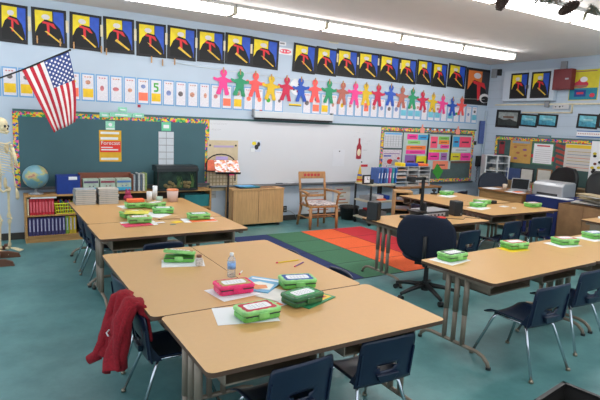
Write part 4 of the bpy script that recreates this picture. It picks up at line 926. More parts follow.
for k, (x0_, x1_, y_, z, h, c, l) in enumerate([(5.85, 6.03, 7.40, .47, .07, 'grey', 'grey stack of papers on the middle shelf of the cart'), (6.05, 6.2, 7.40, .47, .09, 'paper', 'white box on the middle shelf of the cart'), (6.05, 6.22, 7.34, .47, .03, 'orange', 'orange folder on the middle shelf of the cart'), (6.26, 6.36, 7.40, .47, .08, 'blue', 'blue box on the middle shelf of the cart'), (5.86, 6.1, 7.40, .14, .12, 'dark', 'dark case on the bottom shelf of the cart'), (5.95, 6.05, 7.40, .26, .03, 'red', 'red folder above the dark case on the cart'), (6.15, 6.3, 7.40, .14, .1, 'grey', 'grey case on the bottom shelf of the cart')]):
    o = MB().boxb(x0_+.23, x1_+.23, y_, y_+.3, z+.001, z+h).build('storage_box', M[c], bevel=.004); tag(o, l, 'box', 'boxes on the cart')
# small wooden rack of grey trays
p = at_z(387.5, 197, TH); 
rx = p.x; ry = p.y
t = shelf_unit('tray_rack', 6.18, 6.50, 6.62, 6.95, .74, 'small wooden rack with grey trays right of the cart', [.1, .26, .42, .58], M['lam'])
t.rotation_euler = (0, 0, -.6)
for k, z in enumerate((.1, .26, .42, .58)):
    o = MB().boxb(-.125, .125, -.17, .1, 0, .055).build('tray', M['silver'], None, center=False, bevel=.006); o.location = (t.location.x, t.location.y, z+.003); o.rotation_euler = (0, 0, -.6); tag(o, 'grey tray in the small wooden rack, %s from the floor' % ordn(k), 'tray', 'trays in the wooden rack')
# table behind with white mail sorter
t = thing('side_table', (7.30, 7.6, 0), 0, 'low table under the white mail sorter', 'table')
MB().boxb(-.6, .6, -.3, .3, .68, .71).build('tabletop', M['oakd'], t, bevel=.004)
for sx in (-1, 1):
    for sy in (-1, 1): MB().boxb(sx*.56-.02, sx*.56+.02, sy*.26-.02, sy*.26+.02, 0, .68).build('leg', M['dark'], t)
p = at_y(395.5, 180, 7.45).x; q = at_y(430, 180, 7.45).x; hw = (q-p)/2
t = thing('mail_sorter', ((p+q)/2, 7.6, .71), 0, 'white paper sorter with many slots below the neon cards', 'sorter')
wm2 = mat('#B9BABC', .5, var=.01)
for k in range(6): MB().boxb(-hw, hw, -.15, .15, .0+.077*k, .008+.077*k).build('shelf', wm2, t)
for s in (-1, -.33, .33, 1): MB().boxb(s*(hw-.01)-.008, s*(hw-.01)+.008, -.151, .15, 0, .4).build('divider', wm2, t)
MB().boxb(-hw, hw, .14, .15, 0, .4).build('back_panel', M['dark'], t)
random.seed(12)
for c in range(3):
    for r in range(5):
        if random.random() < .75:
            x = (p+q)/2 + (c-1)*hw*.66; o = MB().boxb(x-hw*.26, x+hw*.26, 7.47, 7.7, .72+.077*r, .735+.077*r+.03*random.random()).build('paper_stack', mat(random.choice(['#C9CACC', '#B8B2A8', '#8A9AA8', '#D0A48A']), .7, var=.02))
            tag(o, 'paper stack in the %s column of the white sorter, %s slot up' % (['left', 'middle', 'right'][c], ordn(r)), 'paper', 'papers in the sorter')
for i, (u0, u1, h, c, l) in enumerate([(400, 404, .07, 'yellow', 'yellow tub on the white sorter'), (404.5, 417, .06, 'blue', 'dark blue cloth bundle on the white sorter'), (418, 427, .05, 'orange', 'orange folder pile on the white sorter')]):
    a_ = at_y(u0, 174, 7.5).x; b_ = at_y(u1, 174, 7.5).x; o = MB().boxb(a_, b_, 7.47, 7.68, 1.105, 1.105+h).build(['tub', 'cloth_bundle', 'folder_pile'][i], M[c], bevel=.015); tag(o, l, 'box', 'things on the sorter')
# ---- things on the middle table: speakers, player, document projector
def speaker(loc, rz, label, h=.22):
    t = thing('computer_speaker', loc, rz, label, 'speaker', 'computer speakers')
    MB().boxb(-.065, .065, -.07, .07, 0, h).build('cabinet', M['dark'], t, bevel=.012); MB().boxb(-.055, .055, -.076, -.07, .02, h-.02).build('grille', M['black'], t, bevel=.004)
    MB().cyl((.03, -.076, .03), (.03, -.084, .03), .008, n=10).build('knob', M['grey'], t)
s1 = at_z(373.5, 219.5, TH); s2 = at_z(455, 214.5, TH)
speaker((4.03, 4.80, TH), .5, 'dark computer speaker at the left end of the middle table', .23)
speaker((5.36, 4.68, TH), -.2, 'dark computer speaker at the right end of the middle table', .2)
p = at_y(430, 213, 4.78)
t = thing('media_player', (4.95, 4.74, TH), .05, 'silver media player between the speakers on the middle table', 'player')
MB().boxb(-.24, .2, -.14, .14, .01, .09).build('case', M['dark'], t, bevel=.006); MB().boxb(-.235, .195, -.135, .135, .09, .1).build('lid', M['silver'], t, bevel=.003)
MB().boxb(-.2, .12, -.143, -.14, .03, .07).build('front_panel', M['silver'], t)
for k in range(4): MB().cyl((-.15+.07*k, -.15, .045), (-.15+.07*k, -.143, .045), .012, n=10).build('button', M['black'], t)
for sx in (-1, 1): MB().boxb(sx*.17-.03, sx*.17+.01, -.1, .1, 0, .01).build('foot', M['black'], t)
t = thing('document_projector', (4.62, 4.64, TH), 0, 'black overhead document camera with raised arm on the middle table', 'projector')
MB().boxb(-.16, .12, -.14, .16, 0, .035).build('base', M['black'], t, bevel=.006)
MB().boxb(.05, .09, -.06, -.02, .035, .21).build('column', M['black'], t); MB().boxb(.035, .105, -.085, -.06, .01, .07).build('plug_box', M['paper'], t)
MB().boxb(.055, .085, .0, .03, .03, .54).build('rear_post', M['black'], t)
MB().boxb(-.16, .10, -.0, .035, .50, .535).build('arm', M['black'], t); MB().boxb(-.18, -.1, -.03, .06, .48, .55).build('camera_head', M['black'], t, bevel=.01)
MB().boxb(-.10, .06, -.10, .10, .10, .115).build('tray', M['black'], t)
p = at_z(441, 219, TH); tag(MB().boxb(p.x-.05, p.x+.05, p.y-.035, p.y+.035, TH, TH+.03).build('tape_box', mat('#D8362E', .5, var=.02), bevel=.006), 'small red box before the silver player', 'box')
tag(MB().tube([(5.0, 4.55, TH+.006), (5.2, 4.4, TH+.006), (5.35, 4.5, TH+.006), (5.45, 4.35, TH+.006)], .004, 6).build('cable', M['dark']), 'dark cable running over the right end of the middle table', 'cable')

# ---- pencil boxes
def pencil_box(body, lid, rim, label, opened=False):
    t = thing('pencil_box', (0, 0, 0), 0, label, 'pencil box', 'plastic pencil boxes')
    MB().prism(rrect(.205, .135, .022), 0, .034, 0).build('body', body, t, bevel=.008)
    top = thing_part = MB().prism(rrect(.215, .145, .026), 0, .026, 0).build('lid', lid, t, bevel=.009, bseg=3)
    top.location = (0, 0, .036)
    z = [(-.085+.17*k/8, -.05 - .006*(k % 2)) for k in range(9)]+[(.083+.006*(k % 2), -.05+.1*k/5) for k in range(1, 6)]+[(.085-.17*k/8, .05+.006*(k % 2)) for k in range(1, 9)]+[(-.083-.006*(k % 2), .05-.1*k/5) for k in range(1, 5)]
    MB().prism(z, .0255, .0268, 0).build('card_border', rim, top)
    MB().prism(rrect(.135, .068, .015), .027, .0278, 0).build('name_card', M['paper'], top)
    l = MB()
    for r in range(3):
        for k in range(5): l.boxb(-.048+.02*k, -.036+.02*k, .012-.016*r, .0145-.016*r, .0278, .0284)
    l.build('writing', M['grey'], top)
    MB().boxb(-.028, .028, -.078, -.066, .018, .05).build('latch', lid, t, bevel=.003)
    MB().boxb(-.095, .095, -.0685, -.062, .031, .037).build('seam', M['dark'], t)
    if opened: top.rotation_euler = (-.22, .1, 0); top.location = (0, 0, .055)
    return t
M['rimred'] = mat('#B8223A', .6, var=.05); M['rimblue'] = mat('#1C4C9C', .6, var=.05); M['rimblk'] = mat('#22303A', .6, var=.05); M['rimgold'] = mat('#A88A4A', .6, var=.05); M['rimgreen'] = mat('#2C8A4A', .6, var=.05)
K = {}
def pbox(body, rim, u, v, deg, label, z=TH+.004, opened=False, loc=None):
    key = (body, rim, opened)
    if key not in K: K[key] = o = pencil_box(M[body], M['greenl'] if body == 'green' else M[body], M[rim], label, opened)
    else: o = dup(K[key], label=label)
    o.scale = (1.18, 1.18, 1.02); p = Vector(loc) if loc else at_z(u, v, z)
    o.location = (p.x, p.y, z); o.rotation_euler = (0, 0, math.radians(deg)); return p
def sheet_on(name, u, v, w, d, deg, c, label, cat='paper', z=TH+.0005, th=.0015, grp=None, shapes=(), mats=()):
    p = at_z(u, v, z)
    mb = MB().prism(rect(-w/2, -d/2, w/2, d/2), 0, th, 0)
    for k, (poly, mi) in enumerate(shapes): mb.prism([((a-.5)*w, (b-.5)*d) for a, b in poly], th*.5, th+.0004+.0002*k, mi)
    o = mb.build(name, [c]+list(mats), None, center=False); o.location = (p.x, p.y, z); o.rotation_euler = (0, 0, math.radians(deg)); tag(o, label, cat, grp); return o
PG = 'papers on the tables'
# front group
sheet_on('paper_sheet', 245, 314.5, .36, .27, -14, M['paper'], 'white paper under the red trimmed green pencil box')
sheet_on('paper_sheet', 236, 291.5, .34, .26, 8, M['paper'], 'white paper under the pink pencil box')
sheet_on('paper_sheet', 282, 296, .21, .29, 30, mat('#D5D2CC', .7, var=.02), 'loose white page between the pink and dark green boxes', z=TH+.002)
sheet_on('notebook', 309, 299, .30, .22, 22, mat('#2E8A5A', .5, var=.03), 'green notebook with yellow and red triangle by the dark green box', 'notebook', z=TH+.001, th=.006, shapes=[([(.35, .1), (.95, .1), (.9, .9)], 1), ([(.5, .2), (.88, .2), (.85, .7)], 2)], mats=[mat('#E8C22A', .5, var=0), mat('#C0463A', .5, var=0)])
sheet_on('picture_booklet', 259.5, 284.5, .25, .30, -50, mat('#5FA6CE', .4, var=.05), 'light blue booklet with an orange picture beside the pink box', 'booklet', z=TH+.004, th=.005, shapes=[([(.05, .05), (.95, .2), (.9, .6), (.4, .68), (.1, .4)], 1), ([(.3, .18), (.62, .1), (.85, .3), (.7, .5), (.5, .42), (.35, .48)], 2), (rect(.08, .8, .92, .9), 3)], mats=[mat('#E4E2DA', .5, var=0), mat('#DB8A55', .5, var=.1), M['paper']])
sheet_on('flyer', 281, 303.5, .13, .07, 12, M['paper'], 'small white flyer with orange picture between the boxes', 'flyer', z=TH+.005, th=.001, shapes=[(rect(.1, .1, .5, .9), 1)], mats=[M['orange']])
pbox('pink', 'rimgold', 233.5, 291, -3, 'pink pencil box with gold trimmed name card on the front tables')
pbox('green', 'rimred', 257, 316, 2, 'green pencil box with red trimmed name card on the nearest table')
pbox('green', 'rimblue', 297, 285.5, -14, 'green pencil box with blue trimmed name card on the front tables')
pbox('dgreen', 'rimgreen', 302, 301.5, 10, 'dark green pencil box with green trimmed name card on the nearest table', z=TH+.008)
pbox('green', 'rimgold', 179.5, 260, -22, 'open green pencil box stuffed with papers beside the glue bottle', opened=True)
sheet_on('paper_sheet', 183, 263, .33, .22, -16, M['paper'], 'white paper under the open green pencil box')
p = at_z(180, 259, TH)
for k, (c, l) in enumerate([('yellow', 'yellow'), ('orange', 'orange')]):
    pass
# pencils
def pencil(u0, v0, u1, v1, c, l):
    a = at_z(u0, v0, TH+.005); b = at_z(u1, v1, TH+.005); t = thing('pencil', a, 0, l, 'pencil', 'pencils on the front tables'); d = b-a; L = d.length; e = d.normalized()
    MB().cyl((0, 0, 0), e*(L*.86), .0048, n=6).build('shaft', M[c], t); MB().cyl(e*(L*.86), e*L, .0048, .0008, n=6).build('tip', M['cream'], t); MB().cyl(-e*.018, (0, 0, 0), .0048, n=8).build('eraser', M['pink'], t)
pencil(278, 262.5, 301.5, 259.5, 'yellow', 'yellow pencil lying on the front group')
pencil(295.5, 266, 304.5, 261.5, 'purple', 'dark purple pencil lying beside the yellow one')
pencil(240, 273.5, 242.5, 270.5, 'white', 'short white crayon stub next to the water bottle')
# water bottle
p = at_z(231.3, 276.5, TH); t = thing('water_bottle', (p.x, p.y, TH), 0, 'clear plastic water bottle with blue label on the front tables', 'bottle')
pl_ = mat('#E4EDF2', .08, var=0, trans=.75, alpha=.75)
MB().lathe([(.028, 0), (.031, .006), (.031, .03), (.029, .04), (.031, .05), (.031, .105), (.031, .118), (.026, .14), (.014, .155), (.0125, .165)], n=20).build('body', pl_, t, smooth=True)
MB().lathe([(.0316, .062), (.0316, .108), (.031, .108)], n=20).build('label_band', mat('#7FA6D8', .4, var=.15, scale=60), t, smooth=True)
MB().lathe([(.0145, .162), (.0145, .178), (.0135, .18)], n=16).build('cap', M['white'], t)
# glue bottle / jar
p = at_z(199, 265.5, TH); t = thing('glitter_jar', (p.x, p.y, TH), 0, 'small clear jar with brown lid beside the open pencil box', 'jar')
MB().lathe([(.027, 0), (.029, .004), (.029, .05), (.024, .062), (.02, .068)], n=20).build('body', mat('#CFC8C2', .2, var=.15, scale=90, alpha=.9), t, smooth=True)
MB().lathe([(.021, .066), (.021, .085), (.02, .086)], n=16).build('lid', mat('#7A4A3A', .5, var=.1), t)
# back left group
for i, (u, v, w, d, deg, c, l) in enumerate([(133, 206.5, .34, .24, 8, 'paper', 'white paper under the orange topped pencil box'), (139, 223.5, .36, .24, -4, 'paper', 'white paper under the front green box of the back left group'), (137, 224.5, .3, .2, 4, 'pink', 'pink folder peeking from under the white paper'),
     (155, 215, .26, .3, 40, 'paper', 'white open page in the middle of the back left group'), (199, 220, .38, .24, -6, 'paper', 'white paper under the right green box of the back left group'), (203, 220.5, .30, .12, 0, 'orange', 'orange strip below the white paper at right'), (168, 217, .3, .22, -12, 'lam', 'tan folder on the back left tables'), (160, 222.5, .1, .06, 5, 'paper', 'small white slip on the back left tables'), (173, 224.5, .06, .03, 5, 'teal', 'small teal eraser on the back left tables'), (177, 222, .12, .09, 20, 'yellow', 'yellow card left of the right pencil box')]):
    sheet_on('paper_sheet' if c == 'paper' else 'folder', u, v, w, d, deg, M[c], l, 'paper' if c == 'paper' else 'folder', z=TH+.0005+.0017*(i % 4), grp=PG)
Q = 'green pencil box on the back left group, '
zb = TH+.007
pbox('green', 'rimgreen', 135.5, 207, 5, Q+'under an orange carton', z=zb)
p = at_z(135.5, 207, zb+.0)
tag(MB().boxb(p.x-.1, p.x+.1, p.y-.06, p.y+.06, zb+.067, zb+.105).build('carton', M['orange'], bevel=.003), 'orange carton stacked on a green pencil box', 'box')
pbox('green', 'rimgold', 155, 207, 25, Q+'farthest one near the cups', z=zb)
pbox('green', 'rimgreen', 163, 212.5, -12, Q+'beside the tan folder', z=zb)
pbox('green', 'rimgold', 132, 216.5, 15, Q+'under the yellow booklet', z=zb)
sheet_on('booklet', 137, 212.5, .26, .2, -20, mat('#D8CF4A', .5, var=.1), 'yellow booklet lying across two green pencil boxes', 'booklet', z=zb+.072, th=.005)
pbox('green', 'rimgold', 139.5, 222, -6, Q+'nearest to the camera', z=zb)
pbox('green', 'rimgreen', 198.5, 218.5, -4, Q+'alone at the right side', z=zb)
# stacks of textbooks on the back left table
a = at_z(74.5, 206, TH); 
def cover_mat(k): return mat(['#A9A6A0', '#9AA0A4', '#B5B0A6', '#8F989C', '#ABA698', '#9EA3A8'][k % 6], .6, var=.1, scale=20)
for sidx, (u0, u1) in enumerate([(74.5, 96.5), (98, 119)]):
    pa = at_z(u0, 205.5, TH); pb = at_z(u1, 205.5, TH)
    x0 = at_y(u0, 200, 6.9).x; x1 = at_y(u1, 200, 6.9).x
    for k in range(8):
        t = thing('textbook', ((x0+x1)/2+random.uniform(-.006, .006), 6.98+random.uniform(-.006, .006), TH+.001+.0245*k), 0, '%s textbook from the bottom of the %s stack' % (ordn(k), ['left', 'right'][sidx]), 'book', 'stacked textbooks')
        hw = (x1-x0)/2-.008
        if k == 0 and sidx == 0: pass
        MB().boxb(-hw, hw, -.11, .11, .0, .0035).boxb(-hw, hw, -.11, .11, .0205, .024).boxb(-hw, -hw+.004, -.11, .11, 0, .024).build('cover', cover_mat(k+sidx), t); MB().boxb(-hw+.004, hw-.003, -.105, .105, .0035, .0205).build('pages', mat('#D0CAC2', .8, var=.03), t)
# cups and canister at the far edge of back left group
def cup(u, v, y, r, h, m, label, name='cup', cat='cup', z=TH):
    x = at_z(u, v, z); t = thing(name, (x.x, x.y, z), 0, label, cat)
    MB().lathe([(r*.85, 0), (r, h), (r*.93, h), (r*.8, .01), (.002, .01)], n=20).build('shell', m, t, smooth=True); return t
t = cup(172.5, 201.5, 7, .078, .16, mat('#D3B8B0', .5, var=.02), 'white round canister with orange lid on the back left group', 'canister', 'canister')
MB().lathe([(.08, .155), (.082, .168), (.07, .175)], n=20).build('lid', mat('#E08A5A', .5, var=.1), t)
cup(149.5, 201, 7, .04, .13, M['white'], 'left white pencil cup at the far edge of the back left group'); 
cup(155, 200, 7, .034, .2, M['white'], 'tall white bottle cup right of the left white pencil cup')
cup(159.5, 202.5, 7, .045, .08, mat('#A8C0B0', .4, var=.05), 'pale green tub in front of the tall white cup')
p = at_z(128, 201.5, TH); t = thing('plush_toy', (p.x, p.y, TH), 0, 'dark pink toy figure beside the right stack of textbooks', 'toy')
MB().ell((0, 0, .05), (.06, .05, .05), m=0).ell((.0, 0, .11), (.04, .035, .04)).ell((-.02, 0, .15), (.012, .01, .025)).ell((.02, 0, .15), (.012, .01, .025)).build('body', mat('#A83A5E', .9, var=.1), t, smooth=True)
# front right group
R_ = 'green pencil box on the front right tables, '
for i, (u, v, deg, rim, l, sh) in enumerate([(452, 259, 3, 'rimblk', 'nearest one with dark trim', (0, 2)), (514, 247.5, -8, 'rimred', 'middle one, red trim, on yellow folder', (4, 2)), (564.5, 243.5, -14, 'rimred', 'second from right on white paper', (0, 0)), (594, 237.5, -8, 'rimblue', 'farthest one at the right edge', (0, 0))]):
    if i == 1: sheet_on('folder', u-1, v+1.5, .27, .19, deg+6, M['yellow'], 'yellow folder under the middle pencil box of the front right tables', 'folder')
    else: sheet_on('paper_sheet', u-2, v+1, .31, .23, deg+8, M['paper'], 'white paper under the %s pencil box of the front right tables' % ['nearest', '', 'second from right', 'farthest'][i])
    pbox('green', rim, u, v, deg, R_+l)
# far right group
F_ = 'green pencil box on the far group, '
for i, (u, v, deg, rim, l) in enumerate([(482, 203.5, -8, 'rimgold', 'right of the centre pair'), (478, 206.5, 4, 'rimgreen', 'nearest of the centre pair'), (532.5, 206.5, -5, 'rimred', 'at the right end by the blue drape'), (446.5, 194.5, 10, 'rimgreen', 'far left one'), (530, 202, 0, '', '')]):
    if not rim: continue
    pbox('green', rim, u, v, deg, F_+l)
    if i in (1, 3): sheet_on('paper_sheet', u+1, v+1.5, .34, .24, deg+10, M['paper'], 'white paper under the %s of the far group' % ('centre pencil boxes' if i == 1 else 'far left pencil box'))
sheet_on('paper_sheet', 504, 206.5, .15, .1, 10, M['paper'], 'small white slip in the middle of the far right table'); sheet_on('paper_sheet', 514, 208, .09, .06, 30, M['paper'], 'tiny white slip left of the right end pencil box on the far table')
p = at_z(493, 203.5, TH); tag(MB().boxb(p.x-.05, p.x+.05, p.y-.04, p.y+.04, TH+.001, TH+.05).build('tape_dispenser', M['black'], bevel=.012), 'small black dispenser behind the centre pencil boxes', 'dispenser')
p = at_z(438, 196, TH); t = thing('desk_lamp', (6.75, 6.42, TH), 0, 'small black desk gadget at the back of the far group', 'gadget')
MB().lathe([(.06, 0), (.06, .02), (.015, .03), (.012, .05)], n=16).build('base', M['black'], t); MB().ell((0, 0, .07), (.045, .04, .03)).build('head', M['black'], t, smooth=True)

# ================================================================== TEACHER CORNER
t = thing('teacher_desk', (8.75, 6.28, 0), 0, 'wooden teacher desk with a laptop in the far corner', 'desk')
MB().boxb(-.4, .25, -.5, .5, .71, .74).build('desktop', M['oakd'], t, bevel=.004); MB().boxb(-.36, -.34, -.47, .47, .08, .71).build('front_panel', mat('#A57E50', .5, var=.1, scale=4, stretch=(1, 1, 10)), t)
for s in (-1, 1): MB().boxb(-.36, .22, min(s*.47, s*.49), max(s*.47, s*.49), 0, .71).build('side_panel', M['oakd'], t)
DZ = .74
p = at_z(513, 189, DZ); t = thing('laptop', (8.7, 6.12, DZ), math.radians(-68), 'open laptop with a dark screen on the teacher desk', 'laptop')
MB().boxb(-.16, .16, -.12, .12, 0, .02).build('keyboard_base', M['grey'], t, bevel=.004)
o = MB().boxb(-.165, .165, -.006, .006, 0, .22).build('screen', M['grey'], t, bevel=.004); o.location = (0, .12, .02); o.rotation_euler = (-.2, 0, 0)
MB().boxb(-.15, .15, -.008, -.006, .015, .205).build('display', mat('#0C0D12', .15, var=0), o)
p = at_z(503, 188.5, DZ); t = thing('coffee_cup', (8.62, 6.36, DZ), 0, 'pale paper cup left of the laptop', 'cup'); MB().lathe([(.033, 0), (.045, .11), (.042, .11), (.03, .01), (.002, .01)], n=18).build('shell', mat('#C9B8A4', .5, var=.02), t, smooth=True)
for i, (x, y, w, d, c, l) in enumerate([(8.5, 6.55, .3, .25, 'paper', 'white papers at the left end of the teacher desk'), (8.45, 6.0, .22, .3, 'paper', 'white papers in front of the laptop'), (8.52, 5.98, .2, .12, 'orange', 'salmon sheet just before the laptop')]):
    o = MB().boxb(x-w/2, x+w/2, y-d/2, y+d/2, DZ+.001+.008*(i == 2), DZ+.008+.005*(i == 2)).build('paper_stack', M[c]); tag(o, l, 'paper', 'papers on the teacher desk')
def bframe(u, v, x, w, h, z, m, label):
    p = at_x(u, v, x); t = thing('photo_frame', (x, p.y, z), -H90, label, 'frame', 'frames behind the laptop', rot=(0, 0, -H90))
    MB().boxb(-w/2, w/2, -.012, .012, 0, h).build('frame', m, t, bevel=.004); MB().boxb(-w/2+.025, w/2-.025, -.015, -.012, .025, h-.025).build('picture', mat('#C2C0B8', .5, var=.03), t); MB().boxb(-.04, .04, .01, .09, 0, .02).build('stand', m, t)
tag(MB().boxb(9.92, 10.3, 4.6, 7.3, 0, .80).build('counter_cabinet', mat('#8A7458', .5, var=.08, scale=4), bevel=.005), 'low counter cabinet along the right wall behind the desk', 'cabinet')
bframe(527, 175, 10.02, .32, .30, .80, M['dark'], 'dark framed white certificate right of the laptop')
bframe(544, 178, 10.02, .34, .32, .80, M['card'], 'brown framed cream certificate left of the black office chair')
p = at_x(512, 176, 10.1); tag(MB().boxb(10.15, 10.18, p.y-.2, p.y+.2, .8, 1.06).build('folder', mat('#3C4F7C', .6, var=.05)), 'blue folder leaning on the right bulletin board above the laptop', 'folder')
# basket of supplies
t = thing('supply_basket', (8.75, 5.83, DZ), 0, 'small silver wire basket of supplies left of the printer', 'basket')
b = MB()
for z in (0, .04, .08): b.tube([(-.07, -.07, z), (.07, -.07, z), (.07, .07, z), (-.07, .07, z), (-.07, -.07, z)], .004, 5)
for k in range(6):
    for s in (-1, 1): b.tube([(-.07+.028*k, s*.07, 0), (-.07+.028*k, s*.07, .08)], .003, 4); b.tube([(s*.07, -.07+.028*k, 0), (s*.07, -.07+.028*k, .08)], .003, 4)
b.build('wire', M['silver'], t)
for k, c in enumerate(['red', 'green', 'yellow', 'blue', 'orange']):
    tag(MB().cyl((8.70+.022*k, 5.83, DZ+.005), (8.69+.03*k, 5.84, DZ+.15), .009, n=8).build('marker', M[c]), '%s marker in the silver wire basket' % c, 'marker', 'markers in the wire basket')
# blue draped table with printer
t = thing('draped_table', (8.72, 5.28, 0), 0, 'table under a deep blue cloth holding the silver printer', 'table')
def dr(a, b):
    per = [(-.36, .42), (-.36, -.42), (.36, -.42), (.36, .42), (-.36, .42)]; s = a*4; k = min(3, int(s)); f = s-k; x = per[k][0]*(1-f)+per[k+1][0]*f; y = per[k][1]*(1-f)+per[k+1][1]*f
    q = 1+.03*math.sin(a*90)*(1-b); return (x*q, y*q, .02+.72*b)
MB().grid(dr, 80, 6).prism(rect(-.36, -.42, .36, .42), .738, .745).build('cloth', mat('#14245C', .9, var=.06), t, smooth=False)
MB().boxb(-.34, .34, -.4, .4, .7, .735).build('tabletop', M['oakd'], t)
for sx in (-1, 1):
    for sy in (-1, 1): MB().boxb(sx*.31-.02, sx*.31+.02, sy*.37-.02, sy*.37+.02, 0, .7).build('leg', M['dark'], t)
t = thing('printer', (8.74, 5.42, .746), 0, 'silver grey printer on the blue draped table', 'printer')
MB().prism([(-.2, 0), (.2, 0), (.2, .25), (-.15, .25), (-.2, .2)], -.29, .29, 0, lambda a, b, c: (a, c, b)).build('body', M['silver'], t, bevel=.014); MB().boxb(-.12, .19, -.27, .27, .25, .262).build('lid', mat('#B4B6BA', .35, .3, var=.01), t, bevel=.004); MB().boxb(-.202, -.19, -.2, .2, .02, .06).build('paper_slot', M['dark'], t)
for k in range(3): MB().boxb(-.17, -.13, -.24+.04*k, -.215+.04*k, .22, .235).build('button', M['dark'], t)
tag(MB().boxb(8.40, 8.60, 4.95, 5.55, .747, .756).build('paper_stack', M['paper']), 'white sheets lying before the printer', 'paper')
# white wire drawer tower
p = at_x(483, 180, 9.6)
t = thing('drawer_tower', (10.03, 7.72, 0), math.radians(-35), 'white open shelf tower in the corner behind the dark office chair', 'shelf'); ww = .26
wm3 = mat('#C9CDD0', .5, var=.01)
for sx in (-1, 0, 1): MB().boxb(sx*ww-.014, sx*ww+.014, -.17, .17, .1, 1.32).build('post', wm3, t)
for k in range(8): MB().boxb(-ww, ww, -.165, .17, .12+.17*k, .135+.17*k).build('shelf', wm3, t)
MB().boxb(-ww, ww, .165, .175, .1, 1.32).build('back_panel', mat('#8E979E', .5, var=.03), t)
for sx in (-1, 1): MB().boxb(sx*ww-.02, sx*ww+.02, -.17, .17, 0, .1).build('foot', wm3, t)
random.seed(9)
for k in range(1, 7):
    tag(MB().boxb(9.91, 10.13, 7.66, 7.78, .136+.17*k, .19+.17*k+.03*random.random()).build('paper_stack', mat(['#A8ADB0', '#8A97A8', '#B8B4A8'][k % 3], .6, var=.05)), 'paper stack on the white shelf tower, %s shelf up' % ordn(k), 'paper', 'papers in the white tower')
# cardboard box full of papers
t = thing('cardboard_box', (8.05, 4.32, 0), 0, 'big open brown cardboard box full of papers at the right', 'box')
for (x0, x1, y0, y1, h) in [(-.3, -.292, -.42, .38, .77), (.292, .3, -.42, .38, .72), (-.3, .3, -.42, -.412, .74), (-.3, .3, .372, .38, .77)]: MB().boxb(x0, x1, y0, y1, 0, h).build('side_wall', M['card'], t)
MB().boxb(-.29, .29, -.41, .37, 0, .01).build('bottom', M['card'], t)
MB().boxb(-.303, -.30, -.03, -.025, 0, .76).build('seam', mat('#6E4F34', .8, var=0), t)
random.seed(21)
for k in range(9):
    a = random.uniform(-.5, .5); L = random.uniform(.45, .65)
    o = MB().box((0, 0, 0), (L, random.uniform(.2, .3), .012)).build('paper_roll' if k % 3 == 0 else 'folder', mat(random.choice(['#B8B4AC', '#8E8A80', '#C8C6C2', '#6A665E', '#A89878']), .7, var=.05), None, center=False)
    o.location = (8.05+random.uniform(-.03, .05), 4.30+random.uniform(-.06, .06), .785+.018*k); o.rotation_euler = (.0, random.uniform(-.03, .03), random.uniform(-.6, .6)+1.57)
    tag(o, '%s from the bottom of the papers heaped in the cardboard box' % ordn(k), 'paper', 'papers in the cardboard box')
tag(MB().boxb(7.25, 7.6, 3.55, 3.8, TH+.001, TH+.03).build('paper_stack', M['paper']), 'white paper stack on the table end at the right edge', 'paper')
# dark bin at the bottom right corner of the view
t = thing('waste_bin', (2.87, 1.45, 0), math.radians(8), 'dark square bin whose rim shows at the bottom right', 'bin')
b = MB(); hb = .30
for s in (-1, 1):
    b.prism([(-.15, 0), (.15, 0), (.19, hb), (-.19, hb)], 0, .006, 0, lambda a, c, d, s=s: (s*(.15+.04*c/hb-d), a, c)); b.prism([(-.15, 0), (.15, 0), (.19, hb), (-.19, hb)], 0, .006, 0, lambda a, c, d, s=s: (a, s*(.15+.04*c/hb-d), c))
b.boxb(-.15, .15, -.15, .15, 0, .008); b.build('shell', mat('#242220', .5, var=.05), t)
b = MB()
for s in (-1, 1): b.boxb(-.2, .2, min(s*.2, s*.175), max(s*.2, s*.175), hb-.012, hb+.006); b.boxb(min(s*.2, s*.175), max(s*.2, s*.175), -.2, .2, hb-.012, hb+.006)
b.build('rim', mat('#1B1A1A', .4, var=.05), t)

# ================================================================== SKELETON
t = thing('skeleton_model', (.13, 7.5, 0), math.radians(50), 'plastic human skeleton model on a wooden stand at the left edge', 'skeleton'); B = M['bone']
sk = MB().ell((0, 0, 1.69), (.075, .09, .085), 18, k=12).ell((0, -.05, 1.645), (.055, .05, .05), 14)
sk.ell((-.028, -.088, 1.665), (.018, .012, .018), m=1).ell((.028, -.088, 1.665), (.018, .012, .018), m=1).ell((0, -.1, 1.635), (.008, .008, .014), m=1)
sk.build('skull', [B, M['dark']], t, smooth=True)
MB().tube([(-.058, -.0, 1.64), (-.05, -.05, 1.59), (0, -.09, 1.575), (.05, -.05, 1.59), (.058, 0, 1.64)], .012, 8).boxb(-.03, .03, -.1, -.085, 1.585, 1.61).build('jaw', B, t, smooth=True)
sp = MB()
for k in range(24): z = 1.56-.0265*k; sp.ell((0, .045+.02*math.sin(k*.26), z), (.022, .02, .011), 10, k=6); sp.ell((0, .08+.02*math.sin(k*.26), z-.006), (.006, .02, .006), 6, k=4)
sp.build('spine', B, t, smooth=True)
rb = MB()
for k in range(11):
    z = 1.44-.032*k; w = [.07, .09, .11, .125, .135, .14, .142, .14, .135, .125, .11][k]; dp = w*.8
    for s in (-1, 1):
        e = 2.75 if k < 7 else 2.3
        rb.tube([(s*w*math.sin(a), .05-dp+dp*math.cos(a) - .0, z-.028*a) for a in [e*q/9 for q in range(10)]], .0065, 5)
rb.tube([(0, -.155, 1.40), (0, -.19, 1.28), (0, -.2, 1.16)], [.02, .018, .01], 8)
rb.build('rib_cage', B, t, smooth=True)
MB().tube([(-.2, .02, 1.45), (-.1, -.05, 1.46), (0, -.07, 1.44), (.1, -.05, 1.46), (.2, .02, 1.45)], .01, 8).build('collar_bone', B, t, smooth=True)
pv = MB()
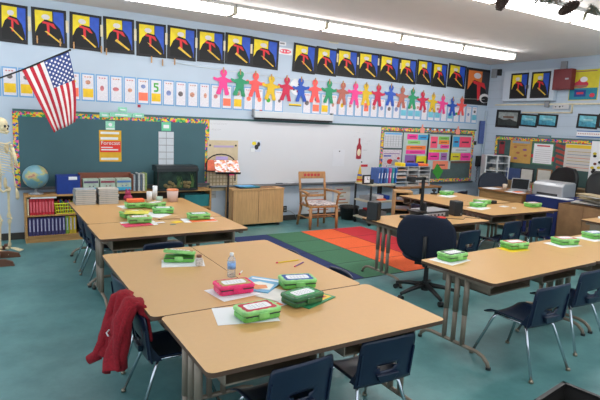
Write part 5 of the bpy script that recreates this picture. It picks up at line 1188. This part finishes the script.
for s in (-1, 1): pv.ell((s*.08, .03, .93), (.06, .02, .075), 12, R=Matrix.Rotation(s*.5, 3, 'Z')); pv.tube([(s*.08, .0, .88), (s*.05, -.04, .83), (0, -.05, .85)], .015, 8)
pv.ell((0, .06, .9), (.045, .02, .06)); pv.build('pelvis', B, t, smooth=True)
def bone(mb, a, b, r): a = Vector(a); b = Vector(b); mb.tube([a, a.lerp(b, .08), a.lerp(b, .2), a.lerp(b, .8), a.lerp(b, .93), b], [r*1.2, r*1.6, r*.8, r*.75, r*1.5, r*1.1], 8)
for s in (-1, 1):
    m_ = MB(); bone(m_, (s*.2, .02, 1.43), (s*.215, .03, 1.13), .014); bone(m_, (s*.21, .02, 1.12), (s*.21, -.01, .87), .009); bone(m_, (s*.225, .03, 1.12), (s*.23, .0, .87), .009); m_.ell((s*.17, .06, 1.38), (.045, .012, .07))
    for f in range(5): m_.tube([(s*.22, -.01, .86), (s*(.205+.012*f), -.02, .79), (s*(.2+.014*f), -.025, .73), (s*(.2+.014*f), -.025, .69+.01*abs(f-2))], .0055, 5)
    m_.build('arm_bones', B, t, smooth=True)
    m_ = MB(); bone(m_, (s*.12, .02, .87), (s*.085, .0, .47), .019); bone(m_, (s*.085, -.005, .45), (s*.085, .01, .08), .016); bone(m_, (s*.11, .01, .44), (s*.108, .02, .08), .008); m_.ell((s*.085, -.03, .465), (.02, .012, .02))
    for f in range(5): m_.tube([(s*.09, .02, .07), (s*(.07+.014*f), -.06, .06), (s*(.065+.017*f), -.12, .045), (s*(.065+.018*f), -.15, .04)], .008, 5)
    m_.ell((s*.09, .045, .055), (.022, .035, .022)); m_.build('leg_bones', B, t, smooth=True)
MB().tube([(0, .16, .08), (0, .16, 1.5), (0, .06, 1.52)], .012, 8).build('stand_pole', M['silver'], t)
wd_ = mat('#6E4632', .5, var=.1, scale=5, stretch=(1, 8, 1))
sb = MB().prism([(-.32, 0), (.18, 0), (.16, .05), (.04, .085), (-.18, .085), (-.3, .05)], -.2, -.155, 0, lambda a, b, c: (a, c, b)).prism([(-.32, 0), (.14, 0), (.12, .05), (.04, .085), (-.18, .085), (-.3, .05)], -.62, -.575, 0, lambda a, b, c: (a, c, b))
sb.boxb(-.10, -.04, -.6, .2, .03, .07); sb.boxb(-.03, .03, .12, .19, .03, .1).boxb(-.1, .03, .12, .19, .03, .07); sb.build('stand_base', wd_, t).rotation_euler = (0, 0, math.radians(-56))
